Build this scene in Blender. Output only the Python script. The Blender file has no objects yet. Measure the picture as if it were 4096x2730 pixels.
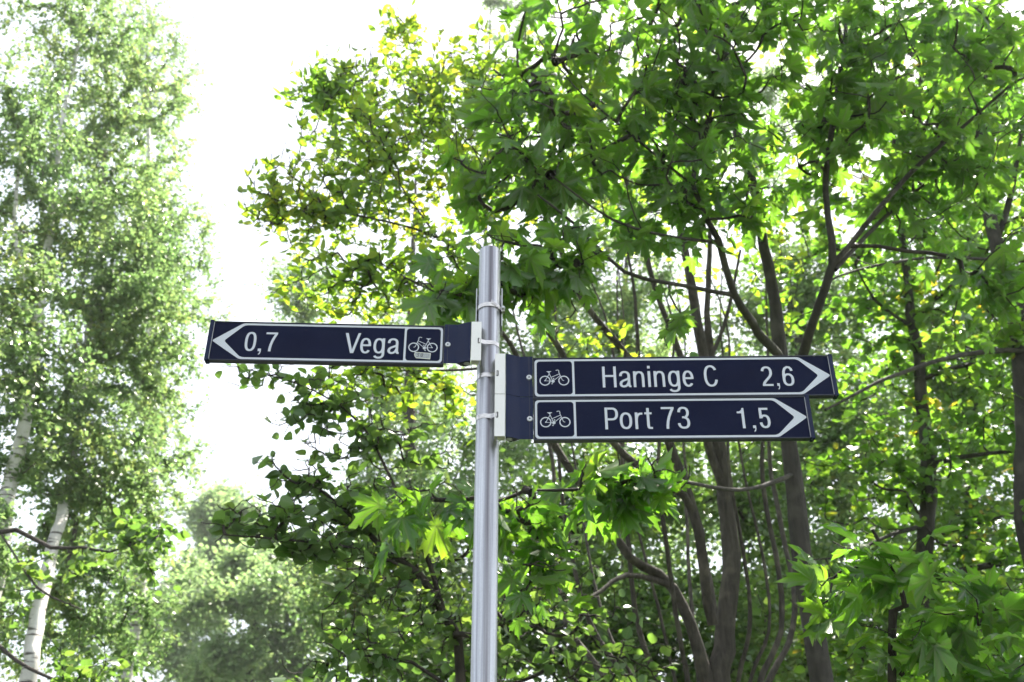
import bpy, bmesh, math, random
import numpy as np
from mathutils import Vector, Matrix
from mathutils.geometry import tessellate_polygon

rad = math.radians
sc = bpy.context.scene
C = sc.collection

# ------------------------------------------------------------------ camera
TH, RO, FPX, CAMZ = 0.5218, 0.0012, 3982.0, 1.6
F = np.array([0, math.cos(TH), math.sin(TH)]); R0 = np.array([1.0, 0, 0]); U0 = np.cross(R0, F)
RI = math.cos(RO) * R0 + math.sin(RO) * U0
UP = -math.sin(RO) * R0 + math.cos(RO) * U0
cam_d = bpy.data.cameras.new('camera'); cam = bpy.data.objects.new('camera', cam_d); C.objects.link(cam)
cam_d.lens = 35.0; cam_d.sensor_width = 36.0; cam_d.clip_end = 1000; cam_d.clip_start = 0.05
cam.matrix_world = Matrix(((RI[0], UP[0], -F[0], 0), (RI[1], UP[1], -F[1], 0), (RI[2], UP[2], -F[2], CAMZ), (0, 0, 0, 1)))
cam_d.dof.use_dof = True; cam_d.dof.focus_distance = 2.60; cam_d.dof.aperture_fstop = 5.0; cam_d.dof.aperture_blades = 9
sc.camera = cam

# ------------------------------------------------------------------ sky, sun, exposure
SUN_AZ, SUN_EL = 34.0, 58.0           # degrees clockwise from +Y, degrees up
w = bpy.data.worlds.new('World'); sc.world = w; w.use_nodes = True
nt = w.node_tree; nt.nodes.clear()
sky = nt.nodes.new('ShaderNodeTexSky'); sky.sky_type = 'NISHITA'; sky.sun_disc = False
sky.sun_elevation = rad(SUN_EL); sky.sun_rotation = rad(SUN_AZ); sky.air_density = 1.0; sky.dust_density = 4.0; sky.ozone_density = 1.0
bg = nt.nodes.new('ShaderNodeBackground'); bg.inputs['Strength'].default_value = 0.075
wo = nt.nodes.new('ShaderNodeOutputWorld')
# a thin bright veil of high cloud over the blue
wtc = nt.nodes.new('ShaderNodeTexCoord'); wn = nt.nodes.new('ShaderNodeTexNoise'); wn.inputs['Scale'].default_value = 1.6; wn.inputs['Detail'].default_value = 5.0
nt.links.new(wtc.outputs['Generated'], wn.inputs['Vector'])
wr = nt.nodes.new('ShaderNodeMapRange'); wr.inputs['From Min'].default_value = 0.3; wr.inputs['From Max'].default_value = 0.7
wr.inputs['To Min'].default_value = 0.45; wr.inputs['To Max'].default_value = 0.85; nt.links.new(wn.outputs[0], wr.inputs['Value'])
wm = nt.nodes.new('ShaderNodeMix'); wm.data_type = 'RGBA'; nt.links.new(wr.outputs[0], wm.inputs[0])
nt.links.new(sky.outputs[0], wm.inputs[6]); wm.inputs[7].default_value = (5.6, 5.9, 6.4, 1)
nt.links.new(wm.outputs[2], bg.inputs['Color']); nt.links.new(bg.outputs[0], wo.inputs['Surface'])
sl = bpy.data.lights.new('sun', 'SUN'); sl.energy = 5.0; sl.angle = rad(0.53); sl.color = (1.0, 0.94, 0.84)
sun = bpy.data.objects.new('sun', sl); C.objects.link(sun)
sd = Vector((math.sin(rad(SUN_AZ)) * math.cos(rad(SUN_EL)), math.cos(rad(SUN_AZ)) * math.cos(rad(SUN_EL)), math.sin(rad(SUN_EL))))
sun.rotation_euler = sd.to_track_quat('Z', 'Y').to_euler(); sun.location = sd * 60
sc.view_settings.view_transform = 'Standard'; sc.view_settings.look = 'None'; sc.view_settings.gamma = 1.0
sc.view_settings.use_curve_mapping = False; sc.view_settings.exposure = 2.05
sc.render.engine = 'CYCLES'
cy = sc.cycles
cy.max_bounces = 6; cy.diffuse_bounces = 4; cy.glossy_bounces = 2; cy.transmission_bounces = 5; cy.transparent_max_bounces = 4
cy.use_denoising = True; cy.use_adaptive_sampling = True; cy.adaptive_threshold = 0.02
cy.sample_clamp_indirect = 6.0; cy.sample_clamp_direct = 8.0; cy.caustics_reflective = False; cy.caustics_refractive = False

# ------------------------------------------------------------------ helpers
rng = np.random.default_rng(11)
def at(px, py, D):
    """Point of the place that lies D metres ahead in the direction of photo pixel (px, py)."""
    r = F + RI * ((px - 2048) / FPX) + UP * ((1365 - py) / FPX)
    p = r * (D / r[1]); p[2] += CAMZ
    return p
def project(P):
    q = P - np.array([0, 0, CAMZ]); d = q @ F
    return 2048 + FPX * (q @ RI) / d, 1365 - FPX * (q @ UP) / d, d

def tag(o, label=None, cat=None, group=None, kind=None):
    if label: o['label'] = label
    if cat: o['category'] = cat
    if group: o['group'] = group
    if kind: o['kind'] = kind
    return o
def empty(name, loc=(0, 0, 0), rz=0.0):
    o = bpy.data.objects.new(name, None); o.location = loc; o.rotation_euler = (0, 0, rz); o.empty_display_size = 0.1
    C.objects.link(o); return o
def link(name, me, mat, parent=None):
    o = bpy.data.objects.new(name, me)
    if mat is not None and not me.materials: me.materials.append(mat)
    C.objects.link(o)
    if parent is not None: o.parent = parent
    return o
def bm_obj(name, bm, mat, parent=None, smooth=False, recalc=True):
    if recalc: bmesh.ops.recalc_face_normals(bm, faces=bm.faces[:])
    me = bpy.data.meshes.new(name); bm.to_mesh(me); bm.free()
    if smooth: me.polygons.foreach_set('use_smooth', np.ones(len(me.polygons), bool))
    return link(name, me, mat, parent)
def np_mesh(name, V, T, UV=None, tone=None, smooth=False):
    me = bpy.data.meshes.new(name)
    V = np.ascontiguousarray(V, dtype=np.float32); T = np.ascontiguousarray(T, dtype=np.int32)
    k = T.shape[1]
    me.vertices.add(len(V)); me.vertices.foreach_set('co', V.ravel())
    me.loops.add(T.size); me.loops.foreach_set('vertex_index', T.ravel())
    me.polygons.add(len(T)); me.polygons.foreach_set('loop_start', np.arange(len(T), dtype=np.int32) * k)
    me.update(calc_edges=True)
    if UV is not None:
        ul = me.uv_layers.new(name='UVMap'); ul.data.foreach_set('uv', np.ascontiguousarray(UV[T.ravel()], dtype=np.float32).ravel())
    if tone is not None:
        a = me.attributes.new('tone', 'FLOAT', 'POINT'); a.data.foreach_set('value', np.ascontiguousarray(tone, dtype=np.float32))
    if smooth: me.polygons.foreach_set('use_smooth', np.ones(len(T), bool))
    me.validate()
    return me
def box(bm, x0, x1, y0, y1, z0, z1, bevel=0.0):
    b2 = bmesh.new(); r = bmesh.ops.create_cube(b2, size=1.0)
    for v in b2.verts: v.co = Vector(((x0 + x1) / 2 + v.co.x * (x1 - x0), (y0 + y1) / 2 + v.co.y * (y1 - y0), (z0 + z1) / 2 + v.co.z * (z1 - z0)))
    if bevel > 0: bmesh.ops.bevel(b2, geom=b2.edges[:], offset=bevel, segments=2, affect='EDGES', profile=0.6)
    me = bpy.data.meshes.new('tmp'); b2.to_mesh(me); b2.free(); bm.from_mesh(me); bpy.data.meshes.remove(me)
def extrude_plan(bm, pts, z0, z1):
    """closed plan polygon (x, y) raised from z0 to z1"""
    lo = [bm.verts.new((x, y, z0)) for x, y in pts]; hi = [bm.verts.new((x, y, z1)) for x, y in pts]
    n = len(pts)
    for i in range(n): bm.faces.new((lo[i], lo[(i + 1) % n], hi[(i + 1) % n], hi[i]))
    for tri in tessellate_polygon([[Vector((x, y, 0)) for x, y in pts]]):
        bm.faces.new([lo[i] for i in tri]); bm.faces.new([hi[i] for i in tri])
def cyl(bm, p0, p1, r0, r1=None, n=24, caps=True):
    r1 = r0 if r1 is None else r1
    p0 = Vector(p0); p1 = Vector(p1); d = (p1 - p0).normalized()
    a = d.orthogonal().normalized(); b = d.cross(a)
    A = [bm.verts.new(p0 + (a * math.cos(t) + b * math.sin(t)) * r0) for t in [2 * math.pi * i / n for i in range(n)]]
    B = [bm.verts.new(p1 + (a * math.cos(t) + b * math.sin(t)) * r1) for t in [2 * math.pi * i / n for i in range(n)]]
    for i in range(n): bm.faces.new((A[i], A[(i + 1) % n], B[(i + 1) % n], B[i]))
    if caps: bm.faces.new(A[::-1]); bm.faces.new(B)

# ------------------------------------------------------------------ materials
def nmat(name):
    m = bpy.data.materials.new(name); m.use_nodes = True
    n = m.node_tree.nodes; n.clear()
    out = n.new('ShaderNodeOutputMaterial')
    return m, n, m.node_tree.links, out
def N(n, t, **kw):
    x = n.new(t)
    for k, v in kw.items():
        if k.startswith('i_'): x.inputs[k[2:].replace('_', ' ')].default_value = v
        else: setattr(x, k, v)
    return x
def math_node(n, l, op, a, b=None, clamp=False):
    x = n.new('ShaderNodeMath'); x.operation = op; x.use_clamp = clamp
    for i, s in enumerate((a, b)):
        if s is None: continue
        if isinstance(s, (int, float)): x.inputs[i].default_value = s
        else: l.new(s, x.inputs[i])
    return x.outputs[0]
def ramp(n, l, fac, stops, interp='LINEAR'):
    x = n.new('ShaderNodeValToRGB'); x.color_ramp.interpolation = interp
    e = x.color_ramp.elements
    while len(e) < len(stops): e.new(0.5)
    for i, (p, c) in enumerate(stops):
        e[i].position = p; e[i].color = (c[0], c[1], c[2], 1)
    l.new(fac, x.inputs[0]); return x.outputs[0]
def mixc(n, l, fac, a, b, mode='MIX'):
    x = n.new('ShaderNodeMix'); x.data_type = 'RGBA'; x.blend_type = mode
    for s, i in ((fac, 0), (a, 6), (b, 7)):
        if isinstance(s, (int, float)): x.inputs[i].default_value = s
        elif isinstance(s, tuple): x.inputs[i].default_value = (*s, 1)
        else: l.new(s, x.inputs[i])
    return x.outputs[2]

def leaf_mat(name, stops, tstops, rough=0.42, tfac=0.42, veins='mid', pale=0.35, spec=0.5):
    m, n, l, out = nmat(name)
    at_ = N(n, 'ShaderNodeAttribute', attribute_name='tone'); oi = n.new('ShaderNodeObjectInfo')
    t = math_node(n, l, 'FRACT', math_node(n, l, 'ADD', at_.outputs['Fac'], oi.outputs['Random']))
    gp = n.new('ShaderNodeNewGeometry'); pn = N(n, 'ShaderNodeTexNoise', i_Scale=1.3, i_Detail=2.0); l.new(gp.outputs['Position'], pn.inputs['Vector'])
    bias = math_node(n, l, 'MULTIPLY', math_node(n, l, 'SUBTRACT', pn.outputs[0], 0.5), 1.5)      # whole branches turn paler or yellower together
    t = math_node(n, l, 'ADD', math_node(n, l, 'ADD', math_node(n, l, 'MULTIPLY', t, 0.62), 0.19), bias, True)
    col = ramp(n, l, t, stops); tcol = ramp(n, l, t, tstops)
    uv = n.new('ShaderNodeUVMap'); sp = n.new('ShaderNodeSeparateXYZ'); l.new(uv.outputs[0], sp.inputs[0])
    u = math_node(n, l, 'SUBTRACT', sp.outputs[0], 0.5); v = sp.outputs[1]
    if veins == 'palm':      # five ribs from the stalk
        vv = math_node(n, l, 'SUBTRACT', v, 0.35)
        acc = None
        for a in (-95, -46, 0, 46, 95):
            s_, c_ = math.sin(rad(a)), math.cos(rad(a))
            along = math_node(n, l, 'ADD', math_node(n, l, 'MULTIPLY', u, s_), math_node(n, l, 'MULTIPLY', vv, c_))
            off = math_node(n, l, 'ABSOLUTE', math_node(n, l, 'SUBTRACT', math_node(n, l, 'MULTIPLY', u, c_), math_node(n, l, 'MULTIPLY', vv, s_)))
            ln = math_node(n, l, 'MULTIPLY', math_node(n, l, 'LESS_THAN', off, 0.009), math_node(n, l, 'GREATER_THAN', along, 0.0))
            acc = ln if acc is None else math_node(n, l, 'MAXIMUM', acc, ln)
        vein = acc
    elif veins == 'mid':
        vein = math_node(n, l, 'LESS_THAN', math_node(n, l, 'ABSOLUTE', u), 0.018)
    else: vein = None
    nz = N(n, 'ShaderNodeTexNoise', i_Scale=14.0, i_Detail=2.0); l.new(uv.outputs[0], nz.inputs['Vector'])
    mott = math_node(n, l, 'ADD', math_node(n, l, 'MULTIPLY', nz.outputs[0], 0.5), 0.75)
    col = mixc(n, l, 1.0, col, mott, 'MULTIPLY')
    if vein is not None:
        col = mixc(n, l, math_node(n, l, 'MULTIPLY', vein, 0.6), col, (0.20, 0.26, 0.09))
        tcol = mixc(n, l, math_node(n, l, 'MULTIPLY', vein, 0.5), tcol, (0.25, 0.34, 0.10))
    geo = n.new('ShaderNodeNewGeometry')
    col = mixc(n, l, math_node(n, l, 'MULTIPLY', geo.outputs['Backfacing'], pale), col, (0.16, 0.22, 0.12))
    p = N(n, 'ShaderNodeBsdfPrincipled', i_Roughness=rough); l.new(col, p.inputs['Base Color'])
    p.inputs['Specular IOR Level'].default_value = spec
    tr = n.new('ShaderNodeBsdfTranslucent'); l.new(tcol, tr.inputs['Color'])
    mx = n.new('ShaderNodeMixShader'); mx.inputs[0].default_value = tfac
    l.new(p.outputs[0], mx.inputs[1]); l.new(tr.outputs[0], mx.inputs[2]); l.new(mx.outputs[0], out.inputs[0])
    return m
def bark_mat(name, c1, c2, scale=(30, 30, 6), rough=0.85, bands=None):
    m, n, l, out = nmat(name)
    tc = n.new('ShaderNodeTexCoord'); mp = N(n, 'ShaderNodeMapping'); mp.inputs['Scale'].default_value = scale
    l.new(tc.outputs['Object'], mp.inputs[0])
    nz = N(n, 'ShaderNodeTexNoise', i_Scale=1.0, i_Detail=6.0, i_Roughness=0.65); l.new(mp.outputs[0], nz.inputs['Vector'])
    col = ramp(n, l, nz.outputs[0], [(0.3, c1), (0.72, c2)])
    big = N(n, 'ShaderNodeTexNoise', i_Scale=7.0, i_Detail=4.0); l.new(tc.outputs['Object'], big.inputs['Vector'])
    col = mixc(n, l, math_node(n, l, 'MULTIPLY', ramp(n, l, big.outputs[0], [(.52, (0, 0, 0)), (.66, (1, 1, 1))]), 0.0 if bands else .55), col, (c2[0] * 1.7, c2[1] * 1.8, c2[2] * 1.7))   # lichen
    if bands:
        mp2 = N(n, 'ShaderNodeMapping'); mp2.inputs['Scale'].default_value = (5, 5, 42); l.new(tc.outputs['Object'], mp2.inputs[0])
        n2 = N(n, 'ShaderNodeTexNoise', i_Scale=1.0, i_Detail=3.0); l.new(mp2.outputs[0], n2.inputs['Vector'])
        f = ramp(n, l, n2.outputs[0], [(0.36, (1, 1, 1)), (0.43, (0, 0, 0))])
        col = mixc(n, l, f, col, bands)
    p = N(n, 'ShaderNodeBsdfPrincipled', i_Roughness=rough); l.new(col, p.inputs['Base Color'])
    b = N(n, 'ShaderNodeBump', i_Strength=0.9, i_Distance=0.02); l.new(nz.outputs[0], b.inputs['Height']); l.new(b.outputs[0], p.inputs['Normal'])
    l.new(p.outputs[0], out.inputs[0]); return m

M = {}
M['maple'] = leaf_mat('maple_leaf', [(0, (0.030, 0.070, 0.018)), (0.5, (0.045, 0.105, 0.022)), (0.93, (0.065, 0.13, 0.028)), (1, (0.08, 0.14, 0.03))],
                      [(0, (0.16, 0.42, 0.03)), (0.6, (0.25, 0.56, 0.03)), (0.95, (0.38, 0.66, 0.035)), (1, (0.46, 0.66, 0.04))], rough=0.29, spec=.75, tfac=0.50, veins='palm', pale=0.4)
M['sallow'] = leaf_mat('sallow_leaf', [(0, (0.045, 0.095, 0.028)), (0.6, (0.075, 0.14, 0.034)), (0.85, (0.11, 0.17, 0.035)), (1, (0.17, 0.19, 0.035))],
                       [(0, (0.24, 0.48, 0.03)), (0.6, (0.42, 0.64, 0.035)), (0.85, (0.62, 0.72, 0.04)), (1, (0.85, 0.78, 0.04))], rough=0.40, tfac=0.52, pale=0.6)
M['hazel'] = leaf_mat('hazel_leaf', [(0, (0.030, 0.070, 0.022)), (0.5, (0.045, 0.098, 0.028)), (1, (0.075, 0.125, 0.035))],
                      [(0, (0.18, 0.38, 0.05)), (0.6, (0.26, 0.47, 0.06)), (1, (0.40, 0.56, 0.07))], rough=0.34, tfac=0.36, pale=0.5)
M['linden'] = leaf_mat('linden_leaf', [(0, (0.030, 0.075, 0.02)), (0.5, (0.05, 0.11, 0.025)), (0.9, (0.08, 0.135, 0.028)), (1, (0.25, 0.19, 0.03))],
                       [(0, (0.18, 0.44, 0.03)), (0.6, (0.26, 0.52, 0.035)), (0.9, (0.40, 0.62, 0.04)), (1, (0.8, 0.6, 0.04))], rough=0.38, tfac=0.46, pale=0.4)
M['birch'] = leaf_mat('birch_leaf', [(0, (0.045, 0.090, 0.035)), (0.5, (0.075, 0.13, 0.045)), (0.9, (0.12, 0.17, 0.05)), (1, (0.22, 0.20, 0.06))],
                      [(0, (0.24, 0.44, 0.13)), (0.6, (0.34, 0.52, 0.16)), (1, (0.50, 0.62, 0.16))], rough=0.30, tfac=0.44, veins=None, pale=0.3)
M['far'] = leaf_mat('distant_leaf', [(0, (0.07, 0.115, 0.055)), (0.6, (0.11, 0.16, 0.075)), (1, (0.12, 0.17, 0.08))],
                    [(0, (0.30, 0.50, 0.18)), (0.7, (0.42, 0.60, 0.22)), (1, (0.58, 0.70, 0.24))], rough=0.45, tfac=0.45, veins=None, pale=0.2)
M['bark'] = bark_mat('brown_bark', (0.014, 0.012, 0.010), (0.050, 0.042, 0.036))
M['bark_dark'] = bark_mat('dark_twig_bark', (0.012, 0.009, 0.008), (0.045, 0.033, 0.028))
M['bark_rough'] = bark_mat('furrowed_bark', (0.014, 0.011, 0.009), (0.080, 0.066, 0.055), scale=(45, 45, 7))
M['birch_bark'] = bark_mat('white_birch_bark', (0.42, 0.40, 0.38), (0.62, 0.60, 0.58), scale=(9, 9, 3), rough=0.6, bands=(0.06, 0.05, 0.045))
M['birch_twig'] = bark_mat('birch_twig_bark', (0.03, 0.022, 0.02), (0.10, 0.08, 0.07))

# ------------------------------------------------------------------ leaf shapes: origin at the stalk's foot, blade along +y, upper side +z
def shape_maple(seed, teeth=True):
    r = random.Random(seed)
    st = 0.42; V = [(0, st, 0)]; 
    lobes = [(-104, .50), (-50, .86), (0, 1.0), (50, .86), (104, .50)]
    lobes = [(a + r.uniform(-5, 5), L * r.uniform(.92, 1.06)) for a, L in lobes]
    out = []
    out.append((-165, .16, .02))
    for i, (a, L) in enumerate(lobes):
        if i > 0:
            pa = (lobes[i - 1][0] + a) / 2; out.append((pa, .40 * (1 if 1 < i < 4 else .82), .05))
        sp = 17 if L > .6 else 15
        pts = [(-sp, .62, .03), (-sp * .92, .80, -.01), (-sp * .42, .76, -.0), (0, 1, -.09), (sp * .42, .76, -.0), (sp * .92, .80, -.01), (sp, .62, .03)]
        if not teeth: pts = [(-sp, .7, .02), (0, 1, -.06), (sp, .7, .02)]
        for da, q, z in pts: out.append((a + da, L * q * r.uniform(.96, 1.04), z))
    out.append((165, .16, .02))
    curl = r.uniform(-.22, -.02); cup = r.uniform(-.15, .22); roll = r.uniform(-.18, .18)
    for a, q, z in out:
        x = math.sin(rad(a)) * q * .78; y = math.cos(rad(a)) * q * .78
        V.append((x, st + y, z * 1.3 + curl * y * abs(y) + cup * x * x + roll * x * y))
    T = [(0, i + 1, i) for i in range(1, len(V) - 1)]
    k = len(V); V += [(-.010, 0, 0), (.010, 0, 0), (.008, st + .02, .004), (-.008, st + .02, .004)]
    T += [(k, k + 1, k + 2), (k, k + 2, k + 3)]
    V = np.array(V); UV = np.stack([V[:, 0] / 1.25 / 1.0 * .62 + .5, .35 + (V[:, 1] - st) * .5], 1)
    return V, np.array(T), UV
def shape_oval(seed, wd=.27, serr=False, petiole=.12):
    r = random.Random(seed); fold = r.uniform(.03, .16); curl = r.uniform(-.45, .05); tw = r.uniform(-.3, .3)
    prof = [(0, 0), (.12, .62), (.38, 1.0), (.68, .78), (1, 0)]
    V = [(0, 0, 0)]; 
    mids = []; Ls = []; Rs = []
    def P(x, t, up): y = petiole + t * (1 - petiole); return (x * math.cos(tw * t) , y, up + curl * t * t * .5 + x * math.sin(tw * t))
    V = [P(0, 0, 0)]
    for t, q in prof[1:-1]:
        V += [P(-wd * q, t, fold * q), P(0, t, 0), P(wd * q, t, fold * q)]
    V.append(P(0, 1, 0)); n = len(V) - 1
    T = [(0, 2, 1), (0, 3, 2)]
    for i in range(2):
        a = 1 + i * 3; b = a + 3
        T += [(a, a + 1, b + 1), (a, b + 1, b), (a + 1, a + 2, b + 2), (a + 1, b + 2, b + 1)]
    T += [(7, 8, n), (8, 9, n)]
    k = len(V); V += [(-.012, 0, 0), (.012, 0, 0)]
    T += [(k, k + 1, 0)]
    V = np.array(V); UV = np.stack([V[:, 0] * .9 / wd * .5 + .5, V[:, 1]], 1)
    return V, np.array(T), UV
def shape_birch(seed):
    r = random.Random(seed); f = r.uniform(.05, .2); c = r.uniform(-.3, .1); wd = r.uniform(.34, .42)
    V = np.array([(0, .12, 0), (-wd, .36, f), (0, .42, 0), (wd, .36, f), (0, 1, c * .5)])
    T = np.array([(0, 2, 1), (0, 3, 2), (1, 2, 4), (2, 3, 4)])
    return V, T, np.stack([V[:, 0] + .5, V[:, 1]], 1)
def shape_quad(seed):
    r = random.Random(seed); f = r.uniform(.0, .25)
    V = np.array([(0, 0, 0), (-.38, .45, f), (0, 1, 0), (.38, .5, f)])
    T = np.array([(0, 2, 1), (0, 3, 2)])
    return V, T, np.stack([V[:, 0] + .5, V[:, 1]], 1)
SH = {'maple': [shape_maple(s) for s in range(7)], 'maple_far': [shape_maple(s, False) for s in range(3)],
      'oval': [shape_oval(s, .25) for s in range(5)], 'broad': [shape_oval(s + 9, .37) for s in range(5)],
      'round': [shape_oval(s + 20, .45) for s in range(5)], 'birch': [shape_birch(s) for s in range(4)], 'quad': [shape_quad(s) for s in range(3)]}

def unit(a): return a / (np.linalg.norm(a, axis=-1, keepdims=True) + 1e-9)

def merged_leaves(name, pos, B, size, shapes, mat, parent, root, tone):
    """all remaining leaves of one crown as one mesh"""
    Vs = []; Ts = []; UVs = []; TN = []; off = 0
    which = rng.integers(0, len(shapes), len(pos))
    for k, (V, T, UV) in enumerate(shapes):
        i = np.nonzero(which == k)[0]
        if len(i) == 0: continue
        W = np.einsum('nij,mj->nmi', B[i], V) * size[i][:, None, None] + pos[i][:, None, :]
        m = len(V)
        Vs.append(W.reshape(-1, 3)); Ts.append((T[None] + (np.arange(len(i)) * m)[:, None, None] + off).reshape(-1, 3))
        UVs.append(np.tile(UV, (len(i), 1))); TN.append(np.repeat(tone[i], m)); off += len(i) * m
    me = np_mesh(name, np.concatenate(Vs) - root, np.concatenate(Ts), np.concatenate(UVs), np.concatenate(TN))
    o = link(name, me, mat, parent); o['kind'] = 'stuff'; return o

LEAF_MESH = {}
def leaf_objects(pos, B, size, shapes_key, matk, parent, root):
    shapes = SH[shapes_key]
    key = (shapes_key, matk)
    if key not in LEAF_MESH:
        L = []
        for k, (V, T, UV) in enumerate(shapes):
            me = np_mesh('leaf', V, T, UV, np.zeros(len(V))); me.materials.append(M[matk]); L.append(me)
        LEAF_MESH[key] = L
    for k in range(len(pos)):
        o = bpy.data.objects.new('leaf', random.choice(LEAF_MESH[key]))
        m = Matrix.Identity(4); b = B[k] * size[k]; p = pos[k] - root
        for i in range(3):
            for j in range(3): m[i][j] = b[i, j]
            m[i][3] = p[i]
        o.parent = parent; o.matrix_basis = m; C.objects.link(o)

def tubes(P0, P1, D0, D1, r0, r1, n):
    """independent tapered pieces, rings square to D0 and D1"""
    def rings(P, D, r):
        ref = np.where(np.abs(D[:, 2:3]) < .9, np.array([[0, 0, 1.0]]), np.array([[1.0, 0, 0]]))
        a = unit(np.cross(D, ref)); b = np.cross(D, a)
        t = np.arange(n) * 2 * np.pi / n
        return P[:, None] + r[:, None, None] * (np.cos(t)[None, :, None] * a[:, None] + np.sin(t)[None, :, None] * b[:, None])
    A = rings(P0, D0, r0); Bq = rings(P1, D1, r1)
    V = np.concatenate([A, Bq], 1).reshape(-1, 3)
    i = np.arange(n); j = (i + 1) % n
    q = np.stack([i, j, j + n, i + n], 1)
    T = (q[None] + (np.arange(len(P0)) * 2 * n)[:, None, None]).reshape(-1, 4)
    return V, T

def smooth_path(pts, step=.12):
    """Catmull-Rom through the points (x,y,z,r), with a slight natural wobble"""
    P = np.array(pts, float); out = []
    Q = np.vstack([2 * P[0] - P[1], P, 2 * P[-1] - P[-2]])
    for i in range(1, len(Q) - 2):
        n = max(2, int(np.linalg.norm(Q[i + 1, :3] - Q[i, :3]) / step))
        for t in np.arange(n) / n:
            a, b, c, d = Q[i - 1], Q[i], Q[i + 1], Q[i + 2]
            out.append(.5 * ((2 * b) + (-a + c) * t + (2 * a - 5 * b + 4 * c - d) * t * t + (-a + 3 * b - 3 * c + d) * t ** 3))
    out.append(P[-1]); out = np.array(out)
    wob = rng.normal(0, 1, (len(out), 3)); wob = (wob + np.roll(wob, 1, 0) + np.roll(wob, 2, 0)) / 3
    out[1:, :3] += wob[1:] * np.minimum(out[1:, 3:4] * .35, .012)
    return out

def tube_mesh(name, path, n=12, root=np.zeros(3), lump=.06):
    P = path[:, :3]; r = path[:, 3]
    D = unit(np.gradient(P, axis=0)); ref = np.array([0.31, 0.95, 0.05]); 
    a = unit(np.cross(D, ref)); b = np.cross(D, a)
    t = np.arange(n) * 2 * np.pi / n
    rr = r[:, None] * (1 + lump * rng.normal(0, 1, (len(P), n)))
    V = P[:, None] + rr[..., None] * (np.cos(t)[None, :, None] * a[:, None] + np.sin(t)[None, :, None] * b[:, None])
    i = np.arange(n); j = (i + 1) % n
    q = np.stack([i, i + n, j + n, j], 1)
    T = (q[None] + (np.arange(len(P) - 1) * n)[:, None, None]).reshape(-1, 4)
    return np_mesh(name, V.reshape(-1, 3) - root, T, smooth=True)

def frame_margin(P, mx=150):
    x, y, d = project(P)
    return (x > -mx) & (x < 4096 + mx) & (y > -mx) & (y < 2730 + mx) & (d > 0)

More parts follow.
